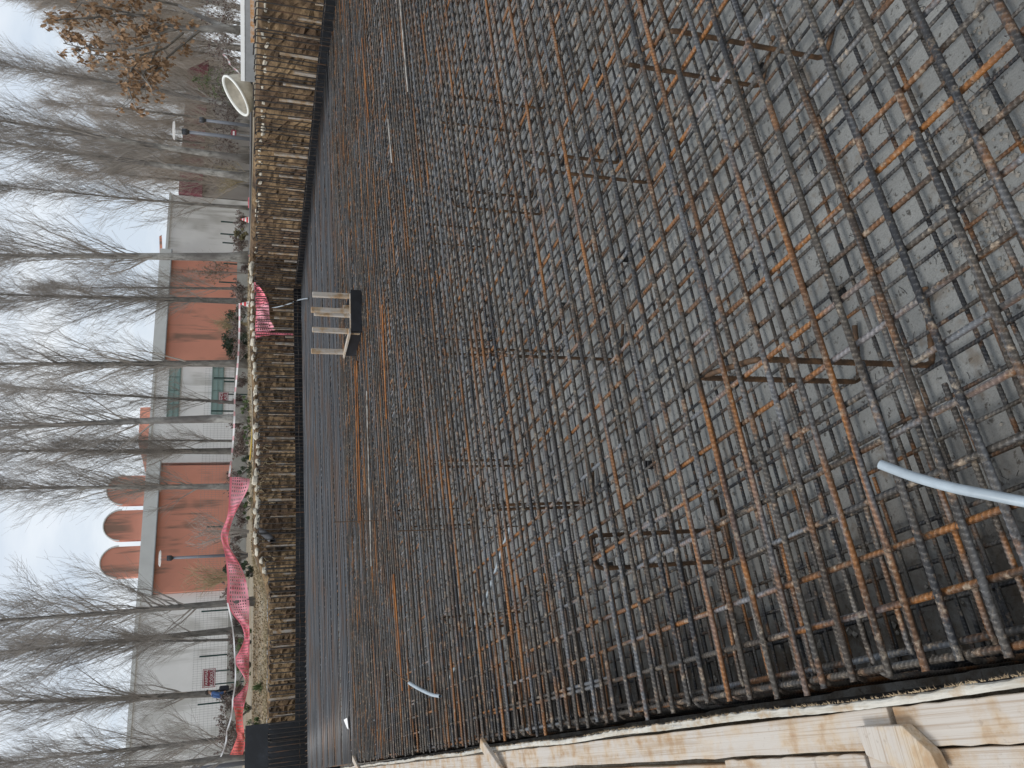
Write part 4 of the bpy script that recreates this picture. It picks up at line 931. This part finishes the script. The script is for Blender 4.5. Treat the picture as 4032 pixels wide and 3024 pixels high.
MESH = {}
def tree(kind, p, label, s=1.0, rz=0.0, bark='bark', twig='twig', tilt=(0, 0), name='poplar_tree', group=None, cat='tree'):
    key = (kind, bark, twig)
    if key not in MESH: MESH[key] = (PRO[kind][0].mesh('trunk', M[bark], True), PRO[kind][1].mesh('crown', M[twig], False))
    root = empty(name, p, label, cat, group, rz); root.scale = (s, s, s); root.rotation_euler = (tilt[0], tilt[1], rz)
    for nm_, me in zip(('trunk', 'crown'), MESH[key]):
        o = bpy.data.objects.new(nm_, me); COL.objects.link(o); o.parent = root
    return root
def base(V_, Y, y): p_ = ony(V_, Y, y); return (p_.x, y, gz(p_.x, y) - .15)
GP = 'leafless poplars between the pit and the halls'
TREES = [('brush', 935, 2905, 40, 'brushy leafless tree in the gap between the two left trunks of the netting line', .9, 0.3, 'darkbark', 0),
         ('tall', 935, 2727, 42, 'dark leaning leafless poplar right behind the walking person', .95, 2.9, 'darkbark', -.07),
         ('tall2', 935, 2480, 42, 'dark straight leafless poplar before the white hall, left of the banded trunk', 1.0, 1.2, 'darkbark', 0),
         ('slim', 935, 2520, 41.5, 'slender leafless poplar leaning left of the straight dark one', .8, 3.0, 'darkbark', -.13),
         ('wide', 982, 2368, 27.2, 'spreading leafless tree whose banded trunk carries the middle of the pink net', .78, 1.0, 'darkbark', 0),
         ('brush', 957, 2976, 27.2, 'leafless tree at the left end of the pink net behind the tall shutter', .75, 2.0, 'darkbark', 0),
         ('tall2', 940, 1915, 40, 'leafless poplar in front of the first salmon arch', .98, 4.4, 'bark', .03),
         ('tall', 935, 1775, 42, 'dark leafless poplar before the white wall left of the green bands', 1.0, 4.0, 'darkbark', 0),
         ('slim', 930, 1738, 41, 'short dark leaning poplar close beside its taller dark neighbour', .75, .4, 'darkbark', -.05),
         ('pale', 995, 1645, 27.6, 'tall pale trunked poplar standing on the bank beside the yellow pipe', .85, 2.2, 'bark', 0),
         ('slim', 930, 1590, 41, 'thin poplar in front of the maroon sign and the green band', 1.0, 5.2, 'darkbark', 0),
         ('tall', 940, 1430, 36, 'thick dark poplar at the left end of the second salmon block', 1.0, 1.5, 'darkbark', .03),
         ('tall2', 940, 1185, 38, 'dark forked poplar behind the striped pyramid', 1.0, 0.5, 'darkbark', 0),
         ('slim', 935, 1132, 40, 'thin twiggy poplar right of the dark forked poplar', .9, 1.8, 'darkbark', 0),
         ('pale', 990, 1012, 27.0, 'thickest pale poplar at the right end of the second salmon block', .92, 3.4, 'bark', .06),
         ('slim', 970, 818, 33, 'slender dark poplar before the bare white block', .95, 3.9, 'darkbark', 0),
         ('pale', 980, 700, 31, 'white barked poplar before the left end of the low grey building', .95, .1, 'bark', .02),
         ('pale', 980, 628, 30, 'white barked poplar nearest the lamp post with the white disc', .9, 4.3, 'bark', .07),
         ('tall2', 970, 425, 34, 'leaning poplar behind the tipped white tub', .9, 5.0, 'bark', .08)]
for kd, V_, Y_, yy, lab, s, rz, bk, ti in TREES:
    tree(kd, base(V_, Y_, yy), lab, s, rz, bk, 'twig', (0, ti), group=GP)
# wood of bare trees far to the right and behind the halls
LF = 'leafless tree in the grey brown wood behind the low building'
rr = random.Random(12)
for i in range(22):
    Yp = rr.uniform(-250, 760); yy = rr.uniform(36, 60) if Yp < 250 else rr.uniform(64, 78); p_ = ony(940, Yp, yy)
    tree(rr.choice(('brush', 'wide', 'brush', 'tall2')), (p_.x, yy, 1.2), LF, rr.uniform(.8, 1.1), rr.uniform(0, 6), 'darkbark', 'twigfar', name='bare_tree', group='bare trees behind the low building')
for i in range(9):
    Yp = 320 + i * 50 + rr.uniform(-12, 12); yy = rr.uniform(39, 51); p_ = ony(940, Yp, yy)
    tree(rr.choice(('brush', 'wide', 'brush')), (p_.x, yy, 1.2), 'leafless tree veiling the maroon roof of the low grey building', rr.uniform(.75, .95), rr.uniform(0, 6), 'darkbark', 'twigfar', name='bare_tree', group='bare trees before the low building')
# oak with dry leaves at the right
def oak():
    p0 = ony(985, 120, 21.0); root = empty('oak_tree', (p0.x, 21.0, 1.5), 'oak tree with brown dry leaves at the right edge behind the white rail', 'tree')
    rr = random.Random(5); tr = MB(); lv = MB(); br = MB(); C0 = V(root.location)
    def P2(X, Y, y): return ony(X, Y, y) - C0
    tr.tube([V((0, 0, 0)), P2(880, 112, 21), P2(800, 115, 21), P2(740, 112, 21.0), P2(640, 95, 21)], [.16, .13, .11, .08, .05], 10)
    tr.tube([P2(940, 128, 21.05), P2(860, 95, 21.1), P2(780, 60, 21.2), P2(700, 20, 21.4)], [.12, .09, .07, .05], 8)
    limbs = [[(790, 118), (700, 190), (640, 245), (560, 285), (470, 300)], [(780, 112), (660, 120), (560, 110), (450, 85), (330, 60)], [(740, 112), (640, 95), (540, 60), (420, 30), (300, 5)], [(700, 110), (600, 140), (480, 170), (360, 175), (290, 205)],
             [(720, 130), (650, 190), (560, 215), (450, 225), (370, 215)], [(660, 225), (610, 290), (570, 330), (540, 370)], [(640, 160), (540, 190), (430, 200), (330, 190), (250, 170)], [(600, 60), (480, 60), (360, 70), (260, 75), (185, 85)], [(700, 20), (560, -10), (420, -30), (300, -20)], [(560, 215), (520, 270), (500, 330), (520, 390)], [(620, 180), (590, 250), (560, 300), (600, 350)]]
    def leaf(c, s):
        n_ = V((rr.gauss(0, 1), rr.gauss(0, 1), rr.gauss(0, .6))).normalized(); d = V((rr.gauss(0, .5), rr.gauss(0, .5), -1)).normalized(); sd_ = d.cross(n_).normalized(); b_ = n_ * s * .18
        outline = ((0, 0), (.12, .25), (.30, .32), (.20, .45), (.36, .62), (.2, .75), (.2, .9), (0, 1.05)); L = [c + d * s * v + sd_ * s * u + b_ * abs(u) * 2 for u, v in outline]; R_ = [c + d * s * v - sd_ * s * u + b_ * abs(u) * 2 for u, v in outline[1:-1]]
        lv.add(L + R_[::-1], [tuple(range(8)) , (0, 7) + tuple(range(8, 14))])
    for lm in limbs:
        yy = 21 + rr.uniform(-1.2, 1.2); P = [P2(X, Y, 21 + (yy - 21) * i / (len(lm) - 1)) for i, (X, Y) in enumerate(lm)]
        br.tube(P, [.045 * (1 - .8 * i / len(P)) for i in range(len(P))], 6, False)
        for i in range(1, len(P)):
            for k in range(7 if i > 1 else 2):
                p_ = P[i - 1].lerp(P[i], rr.random()); d = V((rr.gauss(0, .8), rr.gauss(0, .8), rr.gauss(.35, .6))).normalized(); L = rr.uniform(.25, .75)
                Q = [p_, p_ + d * L * .5 + V((0, 0, rr.uniform(-.04, .06))), p_ + d * L]; br.tube(Q, [.012, .008, .005], 4, False)
                if rr.random() < .85:
                    for q in range(rr.randint(6, 16)): leaf(Q[2].lerp(Q[1], rr.random() * .8) + V((rr.gauss(0, .07), rr.gauss(0, .07), rr.gauss(-.02, .07))), rr.uniform(.10, .20))
    tr.build('trunk', M['bark'], root, True); br.build('branches', M['darkbark'], root, True); lv.build('dry_leaves', M['oakleaf'], root)
oak()
# ================================================================== shrubs and plants
def leafclump(mb, c, rad, n_, s, rr, flat=1.0):
    for i in range(n_):
        d = V((rr.gauss(0, 1), rr.gauss(0, 1), rr.gauss(0, 1))).normalized() * rad * rr.random() ** .4; p_ = c + V((d.x, d.y, d.z * flat)); n1 = V((rr.gauss(0, 1), rr.gauss(0, 1), rr.gauss(.3, 1))).normalized(); u = n1.cross(V((rr.gauss(0, 1), rr.gauss(0, 1), rr.gauss(0, 1)))).normalized(); v = n1.cross(u); k = s * rr.uniform(.6, 1.3)
        mb.add([p_ - u * k, p_ - v * k * .45, p_ + u * k, p_ + v * k * .45], [(0, 1, 2, 3)])
def shrub(p, wd, h, mat, label, cat='shrub', seed=0, n_=22, per=70, s=.06, name='shrub', stems=True, group=None):
    rr = random.Random(seed); root = empty(name, p, label, cat, group); mb = MB()
    for i in range(n_):
        an = rr.uniform(0, 6.28); q = rr.random() ** .5; z = rr.uniform(.15, .9); k = math.sqrt(max(.05, 1 - (z - .4) ** 2 / .4)); leafclump(mb, V((cos(an) * q * wd / 2 * k, sin(an) * q * wd / 2 * k, z * h)), min(wd, h) * .17, per, s, rr)
    mb.build('foliage', mat, root)
    if stems:
        mb = MB()
        for i in range(14): an = rr.uniform(0, 6.28); mb.tube([(0, 0, 0), (cos(an) * wd * .15, sin(an) * wd * .15, h * .4), (cos(an) * wd * .4, sin(an) * wd * .4, h * rr.uniform(.6, 1))], [.02, .014, .005], 4, False)
        mb.build('stems', M['darkbark'], root)
    return root
def twiggy(p, wd, h, label, seed, leaves=True, mat='deadleaf', group=None, straw=False):
    rr = random.Random(seed); root = empty('bare_shrub', p, label, 'shrub', group); mb = MB(); lv = MB()
    for i in range(26):
        an = rr.uniform(0, 6.28); q = rr.uniform(.1, .5) * wd; top = V((cos(an) * q, sin(an) * q, h * rr.uniform(.55, 1))); mid = V((top.x * .35, top.y * .35, top.z * .5)); mb.tube([V((cos(an) * .05, sin(an) * .05, 0)), mid, top], [.012, .009, .004], 4, False)
        for k in range(9):
            t = rr.uniform(.35, 1); b_ = mid.lerp(top, (t - .35) / .65); d = V((rr.gauss(0, .5), rr.gauss(0, .5), rr.uniform(.3, 1))).normalized() * h * rr.uniform(.1, .28); mb.tube([b_, b_ + d], [.006, .004], 3, False)
            if leaves and rr.random() < .6: leafclump(lv, b_ + d * rr.random(), .07, 5, .05, rr)
    mb.build('stems', M['straw'] if straw else M['twig'], root)
    if leaves: lv.build('dead_leaves', M[mat], root)
    return root
def gp(V_, Y, y): p_ = ony(V_, Y, y); return (p_.x, y, gz(p_.x, y) - .03)
shrub(gp(940, 1305, 42), 2.9, 1.55, M['evergreen'], 'dark evergreen bush in front of the second salmon block', seed=1, n_=46, per=90, s=.07)
shrub(gp(940, 1385, 42.5), 1.3, 1.3, M['evergreen'], 'smaller dark evergreen bush left of the big evergreen bush', seed=2, n_=18, per=80)
shrub(gp(975, 923, 26.5), .42, .62, M['conifer'], 'small brownish conifer between the two pink net scraps', 'conifer', 3, 16, 60, .035, 'small_conifer')
shrub(gp(978, 2222, 33), .6, 1.1, M['evergreen'], 'dark upright evergreen below the lamp post at the salmon wall', 'shrub', 4, 14, 70, .05)
shrub(gp(985, 2255, 28), .5, .35, M['evergreen'], 'small dark green shrub behind the net under the lamp post', 'shrub', 5, 10, 60, .04)
for i, (V_, Y, y, wd, h, lab) in enumerate(((985, 1600, 26.6, .9, .32, 'low green plant at the foot of the tall pale poplar'), (987, 1690, 26.4, 1.0, .3, 'low green plant beside the yellow pipe on the bank'), (975, 1840, 26.6, .7, .5, 'grey green bushy plant at the right end of the pink net'), (985, 1990, 27.4, 1.2, .36, 'low green plant under the twisted part of the pink net'), (962, 2620, 31, 1.9, .62, 'green shrub behind the pink net below the left maroon sign'), (966, 2530, 31, 1.0, .5, 'green shrub behind the sagging pink net'), (968, 2790, 30, 1.0, .55, 'dark green shrub behind the net near the yucca'), (972, 2870, 26.2, .5, .35, 'small green shrub by the tall shutter corner'))):
    shrub(gp(V_, Y, y), wd, h, M['green'] if i != 2 else M['evergreen'], lab, 'plant', 20 + i, 12, 60, .035, 'low_plant')
GS = 'bare dead leaved shrubs in front of the low concrete wall'
rr = random.Random(31)
for i in range(26):
    Yp = 900 + i * 82 + rr.uniform(-30, 30); yy = rr.uniform(33, 42)
    twiggy(gp(950, Yp, yy), rr.uniform(.9, 1.7), rr.uniform(.5, 1.1), 'bare shrub with shrivelled purple brown leaves in front of the low concrete wall', 40 + i, group=GS)
twiggy(gp(950, 2095, 34), 2.2, 2.3, 'tall bare twiggy shrub fanning out at the peak of the pink net', 90, False)
twiggy(gp(950, 2268, 36), 1.7, 2.6, 'clump of upright straw coloured stems before the salmon wall', 91, False, straw=True)
twiggy(gp(950, 1275, 39), 1.0, 2.0, 'thin straw coloured stems in front of the dark evergreen bush', 92, False, straw=True)
twiggy(gp(950, 700, 33), 2.2, 1.7, 'clump of yellowish stems between the white barked poplars', 93, False, straw=True)
for i, (Yp, yy) in enumerate(((600, 32), (520, 34), (450, 31), (350, 30), (260, 28), (180, 27), (60, 25), (-60, 24))):
    twiggy(gp(960, Yp, yy), 2.6, 2.0, 'brown thicket shrub behind the rim of the right bank', 100 + i, True, group='thicket behind the right bank')
twiggy(gp(950, 1070, 41), 1.6, 3.6, 'red leaved shrub in front of the second salmon block', 94, True, 'oakleaf')
def conifer_frond():
    root = empty('drooping_conifer', gp(960, 345, 24), 'drooping green conifer above the tipped white tub', 'conifer'); rr = random.Random(9); mb = MB()
    h = 2.2; mb.tube([(0, 0, 0), (0, 0, h)], [.04, .01], 6); mb.build('trunk', M['darkbark'], root); mb = MB()
    for i in range(60):
        z = rr.uniform(.5, h); an = rr.uniform(0, 6.28); L = (h - z) * .5 + .25; d = V((cos(an), sin(an), .25)); p_ = V((0, 0, z))
        for k in range(28):
            t = k / 28; c = p_ + d * L * t + V((0, 0, -.45 * L * t * t)); s = V((rr.gauss(0, .05), rr.gauss(0, .05), rr.gauss(-.05, .04))); w_ = V((rr.gauss(0, .008), rr.gauss(0, .008), 0)); mb.add([c - w_, c + w_, c + s], [(0, 1, 2)])
    mb.build('needles', M['green'], root)
conifer_frond()
def yucca(p, s, label, seed):
    root = empty('spiky_plant', p, label, 'plant'); rr = random.Random(seed); mb = MB()
    for i in range(120):
        an = rr.uniform(0, 6.28); el = rr.uniform(.1, 1.45); d = V((cos(an) * cos(el), sin(an) * cos(el), sin(el))); L = s * rr.uniform(.6, 1.1); sd_ = d.cross(V((0, 0, 1))).normalized() * .016; mid = d * L * .6; tip = d * L + V((0, 0, -.25 * L * cos(el))); mb.add([-sd_ * .6, sd_ * .6, mid + sd_, tip, mid - sd_], [(0, 1, 2, 4), (4, 2, 3)])
    mb.build('blades', M['green'], root)
yucca(gp(1005, 2708, 25.9), .36, 'spiky green plant on the leafy slope in front of the pink net', 1)
yucca(gp(990, 2880, 25.6), .26, 'spiky green plant at the corner of the tall dark shutter', 2)
# litter, dry grass, roots
lt = MB(); rr = random.Random(4)
for i in range(9000):
    x = rr.uniform(-1.5, 6.6) if i < 7000 else rr.uniform(6, 20); y = rr.uniform(24.8, 28.5); z = gz(x, y) + rr.uniform(.0, .035); n1 = V((rr.gauss(0, .5), rr.gauss(0, .5), 1)).normalized(); u = n1.cross(V((rr.gauss(0, 1), rr.gauss(0, 1), 0))).normalized() * rr.uniform(.02, .05); v = n1.cross(u).normalized() * u.length * .6; p_ = V((x, y, z)); lt.add([p_ - u, p_ - v, p_ + u, p_ + v], [(0, 1, 2, 3)])
tag(lt.build('leaf_litter', M['litter']), 'dry fallen leaves covering the slope of the far bank', 'leaves', kind='stuff')
gr = MB()
for i in range(5200):
    x = rr.uniform(-1.5, 6.2) if i < 3600 else rr.uniform(5, 16.5); y = rr.choice((rr.uniform(24.76, 25.3), rr.uniform(25, 27.4))) if x < 6 else rr.uniform(24.9, 26); z = gz(x, y); d = V((rr.gauss(0, .08), rr.gauss(0, .08), rr.uniform(.05, .16))); w_ = V((.004, .003, 0)); p_ = V((x, y, z)); gr.add([p_ - w_, p_ + w_, p_ + d], [(0, 1, 2)])
tag(gr.build('dry_grass', M['straw']), 'short dry grass along the brow of the far bank', 'grass', kind='stuff')
rt = MB()
for i in range(46):
    p_ = ony(rr.uniform(1005, 1060), rr.uniform(1740, 1990), 24.45) if i < 30 else ony(rr.uniform(1030, 1060), rr.uniform(2100, 2750), 24.4)
    P = [p_]; d = V((rr.gauss(0, .6), -.5, rr.gauss(-.5, .5))).normalized()
    for k in range(4): d = (d + V((rr.gauss(0, .5), rr.gauss(0, .2), rr.gauss(-.15, .4)))).normalized(); P.append(P[-1] + d * .07)
    rt.tube(P, [.008, .007, .006, .004, .003], 4, False)
tag(rt.build('torn_roots', M['straw']), 'pale torn roots sticking out of the far earth face', 'roots', kind='stuff')
hose([ony(1075, 620, 22.6), ony(1090, 612, 22.4), ony(1120, 622, 22.3), ony(1150, 600, 22.2), ony(1190, 590, 22.1)], .012, M['white_tape'], 'cable', 'white twisted cable hanging on the right earth bank', 'cable', 6)
# ================================================================== person
def person():
    root = empty('person', (3.56, 40.0, 1.36), 'person in a blue jacket walking with head bowed beside the left maroon sign', 'person', rz=RAD(-78))
    # built facing +Y locally then turned to walk towards the left
    J = [('pelvis', (0, 0, .92), .125), ('waist', (0, .03, 1.06), .125), ('chest', (0, .10, 1.26), .15), ('neckb', (0, .15, 1.40), .075), ('neck', (0, .19, 1.45), .055), ('head', (0, .24, 1.55), .085), ('crown', (0, .25, 1.63), .07),
         ('shl', (-.18, .12, 1.36), .065), ('ell', (-.24, .06, 1.10), .05), ('wrl', (-.22, .20, .90), .035), ('hal', (-.215, .24, .83), .038), ('shr', (.18, .12, 1.36), .065), ('elr', (.24, .02, 1.10), .05), ('wrr', (.23, .10, .88), .035), ('har', (.225, .14, .81), .038),
         ('hil', (-.09, .0, .88), .09), ('knl', (-.10, .20, .50), .06), ('anl', (-.10, .12, .09), .042), ('tol', (-.10, .27, .03), .035), ('hir', (.09, 0, .88), .09), ('knr', (.10, -.03, .48), .06), ('anr', (.10, -.28, .14), .042), ('tor', (.10, -.16, .03), .035)]
    E_ = [('pelvis', 'waist'), ('waist', 'chest'), ('chest', 'neckb'), ('neckb', 'neck'), ('neck', 'head'), ('head', 'crown'), ('chest', 'shl'), ('shl', 'ell'), ('ell', 'wrl'), ('wrl', 'hal'), ('chest', 'shr'), ('shr', 'elr'), ('elr', 'wrr'), ('wrr', 'har'), ('pelvis', 'hil'), ('hil', 'knl'), ('knl', 'anl'), ('anl', 'tol'), ('pelvis', 'hir'), ('hir', 'knr'), ('knr', 'anr'), ('anr', 'tor')]
    ix = {n_: i for i, (n_, _, _) in enumerate(J)}
    def skin(name, names, mat, grow_=0.0, rootn=None):
        sub = [j for j in J if j[0] in names]; im = {j[0]: i for i, j in enumerate(sub)}; me = bpy.data.meshes.new(name); me.from_pydata([j[1] for j in sub], [(im[a_], im[b_]) for a_, b_ in E_ if a_ in im and b_ in im], []); me.materials.append(mat)
        o = bpy.data.objects.new(name, me); COL.objects.link(o); o.parent = root; o.modifiers.new('skin', 'SKIN')
        for i, j in enumerate(sub): me.skin_vertices[0].data[i].radius = (j[2] + grow_, (j[2] + grow_) * .85)
        me.skin_vertices[0].data[im[rootn or sub[0][0]]].use_root = True; sb = o.modifiers.new('sub', 'SUBSURF'); sb.levels = 2; sb.render_levels = 2; return o
    skin('body', [j[0] for j in J], M['skin'], 0, 'pelvis')
    skin('jacket', ['pelvis', 'waist', 'chest', 'neckb', 'shl', 'ell', 'wrl', 'shr', 'elr', 'wrr'], M['jacket'], .022, 'pelvis')
    skin('trousers', ['pelvis', 'hil', 'knl', 'anl', 'tol', 'hir', 'knr', 'anr', 'tor'], M['trouser'], .016, 'pelvis')
    mb = MB()
    for j in range(8):
        for i in range(14): th = 2 * pi * i / 14; ph = .02 + 1.75 * j / 7; mb.v.append((.10 * sin(ph) * cos(th), .225 + .115 * sin(ph) * sin(th), 1.585 + .105 * cos(ph)))
    for j in range(7):
        for i in range(14): mb.f.append((j * 14 + i, (j + 1) * 14 + i, (j + 1) * 14 + (i + 1) % 14, j * 14 + (i + 1) % 14)); mb.mi.append(0)
    mb.build('hair', M['hair'], root, True)
    bag = empty('shoulder_bag', V((3.56, 40, 0)) + V((.32, -.05, 2.30)), 'dark bag carried at the back of the person in the blue jacket', 'bag'); mb = MB(); mb.box((-.13, -.12, -.26), (.10, .12, .16), jit=.02); o = mb.build('pouch', M['trouser'], bag); bev(o, .06, 3)
    mb = MB(); mb.tube([(-.02, 0, .15), (-.12, -.10, .3), (-.25, -.16, .42), (-.3, 0, .45), (-.2, .1, .34), (-.02, .05, .15)], .014, 5); mb.build('strap', M['trouser'], bag)
person()
